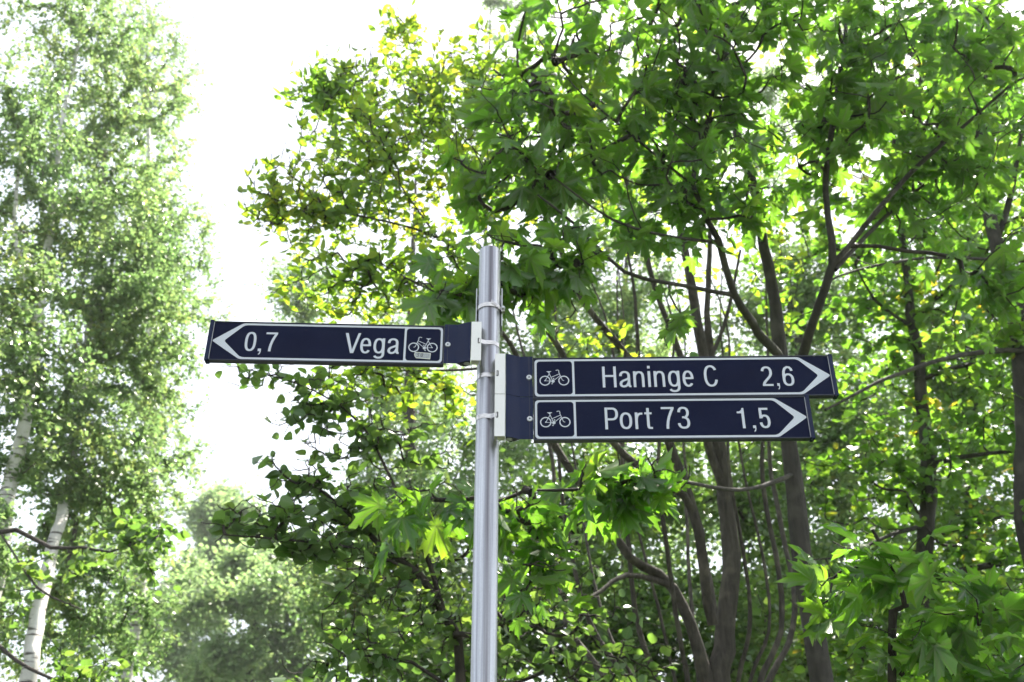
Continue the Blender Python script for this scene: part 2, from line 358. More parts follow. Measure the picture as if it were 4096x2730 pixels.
def tree(name, label, stems, crown, leaf, size, per, matk, bark, tbark=None, group=None, cat='tree', n_leaf=300, twig=.45, tipr=.0022,
         flat=.75, droop=.25, n_branch=10, seed=0, spread=.10, nside=5, size_var=.25, tone=(0, 1), hang=0.0, pw=.46, uppen=.35, den=1.0, fill=1.0):
    """stems: lists of (px,py,D,radius) or world points flagged by ('w',x,y,z,r); the first goes down to the ground.
       crown: (px,py,D, rx_px, ry_px, rD_m, count)"""
    global rng
    keep = rng; rng = np.random.default_rng(1000 + seed); random.seed(seed)
    S = []
    for st in stems:
        pts = []
        for p in st:
            if p[0] == 'w': pts.append(p[1:])
            else: q = at(p[0], p[1], p[2]); pts.append((q[0], q[1], q[2], p[3]))
        S.append(smooth_path(pts))
    crown = [c[:6] + (int(c[6] * den),) for c in crown]; per = per / den * fill
    base = S[0][0, :3].copy(); root = empty(name, base); tag(root, label, cat, group)
    tb = M[tbark or bark]
    link('trunk', tube_mesh('trunk', S[0], 14, base), tb, root)
    for s in S[1:]: link('branch', tube_mesh('branch', s, 10, base), tb, root)
    # attractors
    A = []
    for (px, py, D, rx, ry, rD, cnt) in crown:
        c = at(px, py, D); dist = np.linalg.norm(c - [0, 0, CAMZ]); k = dist / FPX
        v = rng.normal(0, 1, (cnt, 3)); v = unit(v) * (rng.random((cnt, 1)) ** .42)
        A.append(c + v[:, :1] * rx * k * RI + v[:, 1:2] * ry * k * UP + v[:, 2:3] * rD * np.array([0, 1.0, 0]))
    A = np.concatenate(A); A = A[A[:, 2] > .3]
    maxn = sum(len(s) for s in S) + len(A) * 12
    P = np.zeros((maxn, 3)); par = -np.ones(maxn, int); dirn = np.zeros((maxn, 3)); limb = -np.ones(maxn, int); n = 0
    for s in S:
        m = len(s); lo = int(m * .25) if s is S[0] else 0
        g = unit(np.gradient(s[:, :3], axis=0))
        P[n:n + m - lo] = s[lo:, :3]; dirn[n:n + m - lo] = g[lo:]; n += m - lo
    n0 = n
    d0 = np.array([np.min(np.linalg.norm(P[:n0] - a, axis=1)) for a in A])
    tips = []
    for ai in np.argsort(d0):
        a = A[ai]; dv = a - P[:n]; dd = np.linalg.norm(dv, axis=1)
        cost = dd + uppen * np.maximum(0, P[:n, 2] - a[2]) + .3 * dd * (1 - np.einsum('ij,ij->i', dv, dirn[:n]) / (dd + 1e-6)) * .5
        k = int(np.argmin(cost)); L = dd[k]
        if L < .03: continue
        m = int(min(11, max(3, L / .13)))
        p0 = P[k]; t0 = unit(.45 * dirn[k] + unit(a - p0)); sag = -.06 * L
        c1 = p0 + t0 * L * .38; c2 = a - unit(a - p0 + np.array([0, 0, -hang * L + .08])) * L * .33
        prev = k
        for j in range(1, m + 1):
            t = j / m
            q = (1 - t) ** 3 * p0 + 3 * (1 - t) ** 2 * t * c1 + 3 * (1 - t) * t * t * c2 + t ** 3 * a
            if j < m: q = q + rng.normal(0, .012 * min(L, .8), 3)
            P[n] = q; par[n] = prev; dirn[n] = unit(q - P[prev]); limb[n] = limb[prev] if limb[prev] >= 0 else n
            prev = n; n += 1
        tips.append(prev)
    P = P[:n]; par = par[:n]; dirn = dirn[:n]; limb = limb[:n]
    w = np.zeros(n); w[tips] = 1
    for i in range(n - 1, n0 - 1, -1): w[par[i]] += w[i]
    rr = tipr * np.maximum(w, 1) ** pw
    idx = np.arange(n0, n); pi = par[idx]
    is_main = (pi >= n0)
    rs = np.where(is_main, np.minimum(rr[pi], rr[idx] * 1.35), rr[idx] * 1.25)
    Ds = np.where((np.einsum('ij,ij->i', dirn[pi], dirn[idx]) > .5)[:, None] & is_main[:, None], dirn[pi], dirn[idx])
    # main limbs are branches of their own, the rest is one mass of twigs
    big = sorted(set(limb[idx]), key=lambda q: -w[q])[:n_branch]
    rest = np.ones(len(idx), bool)
    for b in big:
        s_ = (limb[idx] == b) & (w[idx] >= 2); rest &= ~s_
        if s_.sum() < 3: continue
        V, T = tubes(P[pi][s_], P[idx][s_], Ds[s_], dirn[idx][s_], rs[s_], rr[idx][s_], nside + 1)
        link('branch', np_mesh('branch', V - base, T, smooth=True), M[bark], root)
    V, T = tubes(P[pi][rest], P[idx][rest], Ds[rest], dirn[idx][rest], rs[rest], rr[idx][rest], max(3, nside - 1))
    o = link('twigs', np_mesh('twigs', V - base, T, smooth=True), M[bark], root); o['kind'] = 'stuff'
    # leaves along the last stretch of every twig
    LP = []; LD = []
    for tip in tips:
        chain = [tip]; ln = 0
        while par[chain[-1]] >= 0 and ln < twig:
            q = par[chain[-1]]; ln += np.linalg.norm(P[q] - P[chain[-1]]); chain.append(q)
        ch = P[chain]; seg = np.linalg.norm(np.diff(ch, axis=0), axis=1); cum = np.concatenate([[0], np.cumsum(seg)])
        m = max(1, int(round(per * rng.uniform(.6, 1.4))))
        s_ = rng.random(m) ** 1.3 * min(cum[-1], twig)
        q = np.stack([np.interp(s_, cum, ch[:, i]) for i in range(3)], 1)
        td = unit(ch[0] - ch[min(2, len(ch) - 1)])
        side = unit(np.cross(td, [0, 0, 1.0]) + 1e-6) * np.where(rng.random(m) < .5, 1, -1)[:, None]
        d = unit(td * rng.uniform(.1, 1.0, (m, 1)) + side * rng.uniform(.4, 1.1, (m, 1)) + rng.normal(0, .28, (m, 3)) - np.array([0, 0, droop]))
        LP.append(q + rng.normal(0, spread, (m, 3)) * rng.random((m, 1))); LD.append(d)
    LP = np.concatenate(LP); LD = np.concatenate(LD); m = len(LP)
    up = unit(rng.normal(0, 1, (m, 3)) * (1 - flat) + np.array([0, 0, flat]))
    z = unit(up - LD * np.einsum('ij,ij->i', up, LD)[:, None]); x = np.cross(LD, z)
    B = np.stack([x, LD, z], 2)
    sz = size * (1 + size_var * rng.normal(0, 1, m)).clip(.45, 1.6)
    tn = rng.uniform(tone[0], tone[1], m)
    vis = frame_margin(LP, 0); dist = np.linalg.norm(LP - [0, 0, CAMZ], axis=1)
    score = np.where(vis, dist, dist + 100) - sz * 6; order = np.argsort(score)
    pick = order[:n_leaf]; rest = order[n_leaf:]
    if n_leaf: leaf_objects(LP[pick], B[pick], sz[pick], leaf, matk, root, base)
    if len(rest): merged_leaves('foliage', LP[rest], B[rest], sz[rest], SH[leaf], M[matk], root, base, tn[rest])
    rng = keep
    return root
def G(px, D, r, dx=0.0):          # the foot of a stem, on the ground below pixel column px
    q = at(px, 2730, D); return ('w', q[0] + dx, D, -.02, r)

# ------------------------------------------------------------------ the ground, the path
def ground():
    bm = bmesh.new(); bmesh.ops.create_grid(bm, x_segments=60, y_segments=60, size=200)
    for v in bm.verts:
        d = math.hypot(v.co.x, v.co.y)
        v.co.z = -.0 + (.0 if d < 8 else .25 * math.sin(v.co.x * .06 + 1) * math.cos(v.co.y * .05) * min(1, (d - 8) / 40) - .02)
    m, n, l, out = nmat('grassy_soil'); tc = n.new('ShaderNodeTexCoord')
    a = N(n, 'ShaderNodeTexNoise', i_Scale=1.3, i_Detail=8.0); l.new(tc.outputs['Object'], a.inputs['Vector'])
    b = N(n, 'ShaderNodeTexNoise', i_Scale=40.0, i_Detail=4.0); l.new(tc.outputs['Object'], b.inputs['Vector'])
    c = ramp(n, l, math_node(n, l, 'ADD', math_node(n, l, 'MULTIPLY', a.outputs[0], .6), math_node(n, l, 'MULTIPLY', b.outputs[0], .4)),
             [(.35, (.05, .04, .025)), (.5, (.06, .09, .03)), (.7, (.10, .13, .045))])
    p = N(n, 'ShaderNodeBsdfPrincipled', i_Roughness=.9); l.new(c, p.inputs['Base Color']); l.new(p.outputs[0], out.inputs[0])
    bu = N(n, 'ShaderNodeBump', i_Strength=.7, i_Distance=.03); l.new(b.outputs[0], bu.inputs['Height']); l.new(bu.outputs[0], p.inputs['Normal'])
    o = bm_obj('ground', bm, m); tag(o, 'green and brown woodland floor under the trees', kind='structure')
    # asphalt cycle path that bends into the gap between the trees
    bm = bmesh.new(); prev = None
    for i in range(41):
        y = -20 + i * 1.5; xc = -1.75 - .00035 * max(0, y) ** 3 * .25; z = .006 + .02 * (1 if y > 8 else 0) * 0
        z = max(z, .02)
        cur = (bm.verts.new((xc - 1.35, y, z)), bm.verts.new((xc + 1.35, y, z)))
        if prev: bm.faces.new((prev[0], prev[1], cur[1], cur[0]))
        prev = cur
    m, n, l, out = nmat('asphalt'); tc = n.new('ShaderNodeTexCoord')
    a = N(n, 'ShaderNodeTexNoise', i_Scale=120.0, i_Detail=3.0); l.new(tc.outputs['Object'], a.inputs['Vector'])
    c = ramp(n, l, a.outputs[0], [(.3, (.03, .03, .032)), (.7, (.085, .083, .08))])
    p = N(n, 'ShaderNodeBsdfPrincipled', i_Roughness=.85); l.new(c, p.inputs['Base Color']); l.new(p.outputs[0], out.inputs[0])
    o = bm_obj('cycle_path', bm, m); tag(o, 'grey asphalt cycle path beside the signpost', kind='structure')
    # grass along the path
    k = 9000; gx = rng.uniform(-6, 6, k); gy = rng.uniform(-2, 9, k); xc = -1.75
    ok = np.abs(gx - xc) > 1.42; gx = gx[ok]; gy = gy[ok]; k = len(gx)
    an = rng.uniform(0, 6.28, k); h = rng.uniform(.06, .22, k); le = rng.normal(0, .05, (k, 2))
    V = np.stack([np.stack([gx + .005 * np.cos(an), gy + .005 * np.sin(an), -.01 * np.ones(k)], 1),
                  np.stack([gx - .005 * np.cos(an), gy - .005 * np.sin(an), -.01 * np.ones(k)], 1),
                  np.stack([gx + le[:, 0], gy + le[:, 1], h], 1)], 1).reshape(-1, 3)
    me = np_mesh('grass', V, np.arange(3 * k).reshape(-1, 3), np.tile([[.2, 0], [.3, 0], [.1, 1]], (k, 1)), np.repeat(rng.random(k), 3))
    tag(link('grass', me, M['hazel']), 'short green grass growing beside the cycle path', 'grass', kind='stuff')
ground()

# ------------------------------------------------------------------ metal and sign materials
def metal_mat():
    m, n, l, out = nmat('galvanised_steel'); tc = n.new('ShaderNodeTexCoord')
    mp = N(n, 'ShaderNodeMapping'); mp.inputs['Scale'].default_value = (120, 120, 1.3); l.new(tc.outputs['Object'], mp.inputs[0])
    a = N(n, 'ShaderNodeTexNoise', i_Scale=1.0, i_Detail=6.0, i_Roughness=.7); l.new(mp.outputs[0], a.inputs['Vector'])
    mp2 = N(n, 'ShaderNodeMapping'); mp2.inputs['Scale'].default_value = (55, 55, .5); l.new(tc.outputs['Object'], mp2.inputs[0])
    b = N(n, 'ShaderNodeTexNoise', i_Scale=1.0, i_Detail=2.0); l.new(mp2.outputs[0], b.inputs['Vector'])
    g = N(n, 'ShaderNodeTexNoise', i_Scale=300.0, i_Detail=2.0); l.new(tc.outputs['Object'], g.inputs['Vector'])
    col = ramp(n, l, a.outputs[0], [(.30, (.20, .20, .22)), (.5, (.40, .41, .43)), (.68, (.58, .60, .62))])
    # dark grey runs in a band along the middle of the pole
    sp = n.new('ShaderNodeSeparateXYZ'); l.new(tc.outputs['Object'], sp.inputs[0])
    side = math_node(n, l, 'SUBTRACT', 1.0, math_node(n, l, 'MULTIPLY', math_node(n, l, 'ABSOLUTE', math_node(n, l, 'SUBTRACT', sp.outputs[0], .004)), 80), True)
    streaks = ramp(n, l, b.outputs[0], [(.42, (0, 0, 0)), (.58, (1, 1, 1))])
    f = math_node(n, l, 'MULTIPLY', side, streaks)
    col = mixc(n, l, math_node(n, l, 'MULTIPLY', f, .9), col, (.10, .09, .10))
    col = mixc(n, l, .12, col, g.outputs[0], 'OVERLAY')
    p = N(n, 'ShaderNodeBsdfPrincipled', i_Metallic=.92); l.new(col, p.inputs['Base Color'])
    l.new(math_node(n, l, 'ADD', math_node(n, l, 'MULTIPLY', a.outputs[0], .30), .24), p.inputs['Roughness'])
    l.new(p.outputs[0], out.inputs[0]); return m
def simple(name, col, rough=.5, metal=0.0, noise=0.0, scale=60.0, dark=None, spec=.5, stretch=(1, 1, 1)):
    m, n, l, out = nmat(name); tc = n.new('ShaderNodeTexCoord')
    mp = N(n, 'ShaderNodeMapping'); mp.inputs['Scale'].default_value = stretch; l.new(tc.outputs['Object'], mp.inputs[0])
    a = N(n, 'ShaderNodeTexNoise', i_Scale=scale, i_Detail=5.0); l.new(mp.outputs[0], a.inputs['Vector'])
    d = dark or tuple(c * (1 - noise) for c in col)
    c = ramp(n, l, a.outputs[0], [(.35, d), (.65, col)])
    p = N(n, 'ShaderNodeBsdfPrincipled', i_Roughness=rough, i_Metallic=metal); l.new(c, p.inputs['Base Color']); p.inputs['Specular IOR Level'].default_value = spec
    l.new(math_node(n, l, 'ADD', math_node(n, l, 'MULTIPLY', a.outputs[0], .16), rough - .08), p.inputs['Roughness'])
    l.new(p.outputs[0], out.inputs[0]); return m
def blue_mat(name, base, rough, spec=.10):
    m, n, l, out = nmat(name); tc = n.new('ShaderNodeTexCoord')
    a = N(n, 'ShaderNodeTexNoise', i_Scale=9.0, i_Detail=6.0); l.new(tc.outputs['Object'], a.inputs['Vector'])
    s = N(n, 'ShaderNodeTexNoise', i_Scale=330.0, i_Detail=2.0); l.new(tc.outputs['Object'], s.inputs['Vector'])
    mp = N(n, 'ShaderNodeMapping'); mp.inputs['Scale'].default_value = (160, 160, 900); mp.inputs['Rotation'].default_value = (0, .5, 0); l.new(tc.outputs['Object'], mp.inputs[0])
    s2 = N(n, 'ShaderNodeTexNoise', i_Scale=1.0, i_Detail=1.0); l.new(mp.outputs[0], s2.inputs['Vector'])
    c = ramp(n, l, a.outputs[0], [(.3, base), (.75, tuple(q * 1.35 + .003 for q in base))])
    f = ramp(n, l, s.outputs[0], [(.70, (0, 0, 0)), (.78, (1, 1, 1))]); f2 = ramp(n, l, s2.outputs[0], [(.68, (0, 0, 0)), (.80, (.7, .7, .7))])
    c = mixc(n, l, math_node(n, l, 'MULTIPLY', math_node(n, l, 'MAXIMUM', f, f2), .22), c, (.10, .12, .20))
    p = N(n, 'ShaderNodeBsdfPrincipled', i_Roughness=rough); l.new(c, p.inputs['Base Color']); p.inputs['Specular IOR Level'].default_value = spec
    l.new(math_node(n, l, 'ADD', math_node(n, l, 'MULTIPLY', a.outputs[0], .2), rough - .1), p.inputs['Roughness'])
    l.new(p.outputs[0], out.inputs[0]); return m
def sheet_mat():
    m, n, l, out = nmat('white_reflective_sheeting'); tc = n.new('ShaderNodeTexCoord')
    mp = N(n, 'ShaderNodeMapping'); mp.inputs['Scale'].default_value = (260, 1, 260); mp.inputs['Rotation'].default_value = (0, rad(45), 0); l.new(tc.outputs['Object'], mp.inputs[0])
    br = N(n, 'ShaderNodeTexVoronoi', feature='DISTANCE_TO_EDGE', i_Scale=1.0, i_Randomness=0.0); l.new(mp.outputs[0], br.inputs['Vector'])
    c = ramp(n, l, br.outputs[0], [(.05, (.62, .64, .71)), (.13, (.49, .51, .59))])
    p = N(n, 'ShaderNodeBsdfPrincipled', i_Roughness=.38); l.new(c, p.inputs['Base Color']); l.new(p.outputs[0], out.inputs[0]); return m
M['steel'] = metal_mat()
M['sheet'] = sheet_mat()
M['blue'] = blue_mat('blue_sign_film', (.0006, .0028, .022), .5)
M['blue_paint'] = blue_mat('blue_enamel', (.002, .0070, .036), .2, .2)
M['blue_dark'] = simple('dark_blue_extrusion', (.010, .014, .035), .35, 0, .4)
M['white'] = simple('white_powder_coat', (.82, .79, .82), .42, 0, .04, 25)
M['grey_al'] = simple('mill_aluminium', (.52, .53, .55), .42, .55, .2, 90)
M['band'] = simple('stainless_band', (.58, .56, .53), .22, 1.0, .25, 50, stretch=(1, 1, 9))
M['dark'] = simple('plug_and_recess_shade', (.03, .03, .035), .7)  # near-black: the pole plug's colour, and shade painted in place of recesses
M['tape'] = simple('grey_masking_tape', (.40, .42, .46), .6, 0, .35, 500)
M['tape_edge'] = simple('frayed_tape_edge', (.74, .74, .66), .7)
M['ink'] = simple('black_marker_ink', (.03, .02, .03), .6)

# ------------------------------------------------------------------ the signpost
PX, PY = -.0629, 2.3279
POLE_TOP = CAMZ + 1.633
pole = empty('sign_pole', (PX, PY, 0)); tag(pole, 'round galvanised steel pole carrying the three blue signs', 'pole')
bm = bmesh.new()
prof = [(.0300, -.03), (.0300, POLE_TOP - .0025), (.0292, POLE_TOP - .0006), (.0280, POLE_TOP), (.0262, POLE_TOP), (.0256, POLE_TOP - .001), (.0256, POLE_TOP - .3)]
NS = 64; rings = []
for r_, z_ in prof: rings.append([bm.verts.new((r_ * math.cos(2 * math.pi * i / NS), r_ * math.sin(2 * math.pi * i / NS), z_)) for i in range(NS)])
for a_, b_ in zip(rings, rings[1:]):
    for i in range(NS): bm.faces.new((a_[i], a_[(i + 1) % NS], b_[(i + 1) % NS], b_[i]))
bm_obj('tube', bm, M['steel'], pole, smooth=True)
bm = bmesh.new(); cyl(bm, (0, 0, POLE_TOP - .03), (0, 0, POLE_TOP - .028), .0252); bm_obj('plug', bm, M['dark'], pole)
# rear bracket and its worm-drive clamp
bm = bmesh.new(); box(bm, -.0365, -.0335, -.004, .05, CAMZ + 1.384, CAMZ + 1.505, .0006); box(bm, .0335, .0365, -.004, .05, CAMZ + 1.384, CAMZ + 1.505, .0006)
box(bm, -.0333, .0333, .0305, .05, CAMZ + 1.385, CAMZ + 1.504, .0006); bm_obj('rear_bracket', bm, M['grey_al'], pole)
def band_strip(path, z, h, t=.0008, dz=None):
    """flat steel strip along a plan path (x,y)"""
    bm = bmesh.new(); P = [Vector((x, y)) for x, y in path]; prev = None
    for i, p in enumerate(P):
        d = (P[min(i + 1, len(P) - 1)] - P[max(i - 1, 0)]).normalized(); nrm = Vector((d.y, -d.x)) * t / 2
        zz = z + (dz[i] if dz else 0)
        q = [bm.verts.new((p.x + s * nrm.x, p.y + s * nrm.y, zz + k * h / 2)) for s, k in ((1, -1), (1, 1), (-1, 1), (-1, -1))]
        if prev:
            for k in range(4): bm.faces.new((prev[k], prev[(k + 1) % 4], q[(k + 1) % 4], q[k]))
        else: bm.faces.new(q)
        prev = q
    bm.faces.new(prev[::-1]); return bm
rc = .0315
circ = []
for i in range(49):
    a = 2 * math.pi * i / 48 + rad(100)
    sx = abs(math.cos(a)); circ.append((rc * math.cos(a) * (1.0 + .19 * max(0, math.sin(a) + .25)), rc * math.sin(a)))
CL = CAMZ + 1.437
clampo = bm_obj('hose_clamp', band_strip(circ, CL, .0125), M['band'], pole, smooth=False)
bm = bmesh.new()      # toothed tail, housing and screw
a0 = rad(-78); 
for k in range(9):
    a = a0 + k * rad(5.2); zc = CL + .007 - k * .0014
    p = Vector((math.cos(a), math.sin(a), 0)) * .0338
    t_ = Vector((-math.sin(a), math.cos(a), -.25)).normalized()
    cyl(bm, p - Vector((0, 0, .0052)) + Vector((0, 0, zc)) - t_ * .0005, p + Vector((0, 0, .0052)) + Vector((0, 0, zc)) + t_ * .0005, .0009, n=6)
bm_obj('clamp_thread', bm, M['band'], clampo); 
bm = bmesh.new(); box(bm, .0335, .0425, -.016, -.004, CL - .014, CL - .002, .001); bm_obj('clamp_housing', bm, M['band'], clampo)
bm = bmesh.new(); cyl(bm, (.039, -.0165, CL - .005), (.039, -.023, CL - .004), .0042, n=6); cyl(bm, (.039, -.0155, CL - .005), (.039, -.0175, CL - .005), .0052, n=16); bm_obj('clamp_screw', bm, M['grey_al'], clampo)

# ------------------------------------------------------------------ lettering: stroked glyphs, cap height 1
def arc(cx, cy, rx, ry, a0, a1, n=18, e=2.35):
    out = []
    for i in range(n + 1):
        a = rad(a0 + (a1 - a0) * i / n); c, s = math.cos(a), math.sin(a)
        out.append((cx + rx * math.copysign(abs(c) ** (2 / e), c), cy + ry * math.copysign(abs(s) ** (2 / e), s)))
    return out
GL = {  # width, strokes (open polylines), polygons
 'H': (.66, [[(.065, 0), (.065, 1)], [(.595, 0), (.595, 1)], [(.13, .545), (.53, .545)]], []),
 'V': (.77, [], [[(0, 1), (.146, 1), (.38, .16), (.642, 1), (.77, 1), (.457, 0), (.298, 0)]]),
 'e': (.55, [arc(.275, .38, .21, .34, -2, 322, 34), [(.13, .40), (.43, .40)]], []),
 'g': (.56, [arc(.275, .385, .21, .335, 0, 360, 34), [(.495, .76), (.495, .25), (.495, .02)] + arc(.275, .0, .22, .205, 0, -150, 16)[1:]], []),
 'a': (.58, [[(.065, .53)] + arc(.265, .54, .20, .19, 178, 0, 16) + [(.465, .40), (.465, .17), (.475, .08), (.51, .045), (.57, .045)],
            [(.46, .45), (.41, .40), (.30, .355), (.18, .31), (.095, .25), (.062, .17), (.075, .10), (.12, .055), (.20, .035), (.29, .05), (.37, .10), (.43, .18), (.46, .25)]], []),
 'n': (.53, [[(.065, 0), (.065, .76)], [(.067, .47), (.085, .57), (.14, .66), (.22, .71), (.30, .715), (.39, .69), (.445, .61), (.46, .50), (.465, 0)]], []),
 'i': (.13, [[(.065, 0), (.065, .76)], [(.065, .885), (.065, 1.015)]], []),
 'C': (.66, [arc(.33, .5, .265, .465, 33, 340, 34)], []),
 'P': (.61, [[(.065, 0), (.065, 1)], [(.13, .95), (.33, .95)] + arc(.33, .703, .215, .247, 88, -88, 16) + [(.13, .456)]], []),
 'o': (.57, [arc(.285, .385, .22, .335, 0, 360, 34)], []),
 'r': (.38, [[(.065, 0), (.065, .76)], [(.068, .44), (.09, .56), (.15, .65), (.24, .70), (.37, .705)]], []),
 't': (.40, [[(.175, .96), (.175, .16), (.19, .08), (.24, .05), (.39, .045)], [(0, .715), (.37, .715)]], []),
 '0': (.58, [arc(.29, .5, .225, .455, 0, 360, 36, 2.5)], []),
 '1': (.35, [], [[(.215, 0), (.345, 0), (.345, 1), (.25, 1), (.235, .93), (.19, .875), (.12, .84), (0, .825), (0, .74), (.215, .74)]]),
 '2': (.58, [arc(.285, .715, .22, .24, 172, 0, 18) + [(.50, .62), (.45, .51), (.34, .39), (.22, .28), (.12, .17), (.075, .06)], [(.01, .05), (.57, .05)]], []),
 '3': (.58, [arc(.285, .74, .205, .215, 178, -70, 22), arc(.285, .275, .225, .23, 80, -176, 24), [(.22, .52), (.34, .515)]], []),
 '5': (.56, [[(.075, .48), (.075, .94)], [(.012, .95), (.49, .95)], [(.10, .50)] + arc(.275, .33, .22, .285, 128, -172, 26)], []),
 '6': (.58, [arc(.29, .315, .22, .27, 0, 360, 30), [(.068, .33), (.072, .55), (.10, .75), (.16, .88), (.28, .955), (.40, .94), (.475, .86), (.50, .76)]], []),
 '7': (.60, [[(0, .95), (.59, .95)], [(.53, .93), (.44, .76), (.35, .55), (.29, .34), (.262, .15), (.255, 0)]], []),
 ',': (.15, [], [[(0, .135), (.15, .135), (.15, -.04), (.12, -.13), (.05, -.19), (.035, -.145), (.085, -.09), (.095, 0), (0, 0)]]),
}
def stroke(bm, pts, y, hx, hy, closed=None):
    P = [np.array(p, float) for p in pts]
    closed = np.linalg.norm(P[0] - P[-1]) < 1e-4 if closed is None else closed
    if closed and np.linalg.norm(P[0] - P[-1]) < 1e-4: P = P[:-1]
    n = len(P); L = []
    for i in range(n):
        a = P[(i - 1) % n] if (closed or i > 0) else None; b = P[(i + 1) % n] if (closed or i < n - 1) else None
        d1 = unit(P[i] - a) if a is not None else None; d2 = unit(b - P[i]) if b is not None else None
        if d1 is None: d1 = d2
        if d2 is None: d2 = d1
        n1 = np.array([-d1[1], d1[0]]); n2 = np.array([-d2[1], d2[0]]); m = n1 + n2
        m = unit(m) / max(.55, math.cos(math.acos(max(-1, min(1, float(n1 @ n2)))) / 2))
        o = np.array([m[0] * hx, m[1] * hy])
        L.append((bm.verts.new((P[i][0] + o[0], y, P[i][1] + o[1])), bm.verts.new((P[i][0] - o[0], y, P[i][1] - o[1]))))
    for i in range(n if closed else n - 1):
        a, b = L[i], L[(i + 1) % n]; bm.faces.new((a[1], b[1], b[0], a[0]))
def poly(bm, loops, y):
    vs = [Vector((p[0], p[1], 0)) for lp in loops for p in lp]
    bv = [bm.verts.new((v.x, y, v.y)) for v in vs]
    for t in tessellate_polygon([[Vector((p[0], p[1], 0)) for p in lp] for lp in loops]):
        try: bm.faces.new([bv[i] for i in t])
        except ValueError: pass
def face_cam(bm):
    for f in bm.faces:
        f.normal_update()
        if f.normal.y > 0: f.normal_flip()
def lettering(chars, z0, cap, y, parent, mat):
    """chars: (character, left edge, right edge)"""
    bm = bmesh.new(); k = 0
    for c, l_, r_ in chars:
        wd, strokes, polys = GL[c]; sx = (r_ - l_) / wd
        for s in strokes:
            stroke(bm, [(l_ + p[0] * sx, z0 + p[1] * cap) for p in s], y - k * .00005, .0034, .0028); k += 1
        for s in polys:
            poly(bm, [[(l_ + p[0] * sx, z0 + p[1] * cap) for p in s]], y - k * .00005); k += 1
    face_cam(bm)
    return bm_obj('lettering', bm, mat, parent, recalc=False)

def rrect(x0, x1, z0, z1, r, n=5, corners=(1, 1, 1, 1)):
    out = []
    for (cx, cz, a, on) in ((x1 - r, z1 - r, 0, corners[0]), (x0 + r, z1 - r, 90, corners[1]), (x0 + r, z0 + r, 180, corners[2]), (x1 - r, z0 + r, 270, corners[3])):
        if on: out += [(cx + r * math.cos(rad(a + 90 * i / n)), cz + r * math.sin(rad(a + 90 * i / n))) for i in range(n + 1)]
        else:
            sx = r if a in (0, 270) else -r; sz = r if a in (0, 90) else -r; out.append((cx + sx, cz + sz))
    return out
def fillet(pts, radii, n=5):
    """round the corners of a closed outline"""
    out = []; m = len(pts)
    for i in range(m):
        p = np.array(pts[i]); r = radii[i]
        if r <= 0: out.append(tuple(p)); continue
        a = unit(np.array(pts[i - 1]) - p); b = unit(np.array(pts[(i + 1) % m]) - p)
        for k in range(n + 1):
            t = k / n; out.append(tuple(p + a * r * (1 - t) ** 2 + b * r * t ** 2))
    return out

def bicycle(s, z0, y, parent):
    """white bicycle mark; s=+1 rides right, s=-1 rides left"""
    dz = z0 - 1.1544 - CAMZ
    X = lambda p: (p[0] * s, p[1] + dz + CAMZ)
    bm = bmesh.new(); k = [0]
    def st(pts, t, closed=None): stroke(bm, [X(p) for p in pts], y - k[0] * .00004, t, t, closed); k[0] += 1
    def ring(c, r, t): st([(c[0] + r * math.cos(2 * math.pi * i / 36), c[1] + r * 1.0 * math.sin(2 * math.pi * i / 36)) for i in range(37)], t)
    def disc(c, r):
        poly(bm, [[X((c[0] + r * math.cos(2 * math.pi * i / 20), c[1] + r * math.sin(2 * math.pi * i / 20))) for i in range(20)]], y - k[0] * .00004); k[0] += 1
    ring((.1496, 1.2004), .0130, .00145); ring((.1983, 1.2003), .0128, .00145)
    disc((.1496, 1.2003), .0018); disc((.1702, 1.1986), .0043)
    st([(.1682, 1.2026), (.1596, 1.2240)], .00085); st([(.1499, 1.2005), (.1603, 1.2194)], .0008); st([(.1496, 1.2001), (.1661, 1.1987)], .00065)
    st([(.1663, 1.2101), (.1866, 1.2196)], .0008); st([(.1737, 1.2018), (.1891, 1.2148)], .0008)
    st([(.1854, 1.2254), (.1905, 1.2122), (.1938, 1.2033), (.1947, 1.2016), (.1962, 1.2005), (.1989, 1.2001)], .0008)
    st([(.1854, 1.2254), (.1861, 1.2268), (.1861, 1.2280), (.1851, 1.2300), (.1840, 1.2309), (.1828, 1.2312), (.1804, 1.2309), (.1778, 1.2296)], .00085)
    poly(bm, [[X(p) for p in [(.1538, 1.2276), (.1661, 1.2278), (.1663, 1.2270), (.1608, 1.2237), (.1590, 1.2237), (.1536, 1.2268)]]], y - .002 * 0 - k[0] * .00004); k[0] += 1
    st([(.1708, 1.2025), (.1718, 1.2068)], .0007); st([(.1700, 1.2068), (.1742, 1.2068)], .0007); st([(.1689, 1.1950), (.1677, 1.1905)], .0007); st([(.1656, 1.1905), (.1698, 1.1905)], .0007)
    face_cam(bm); return bm_obj('bicycle_symbol', bm, M['sheet'], parent, recalc=False)

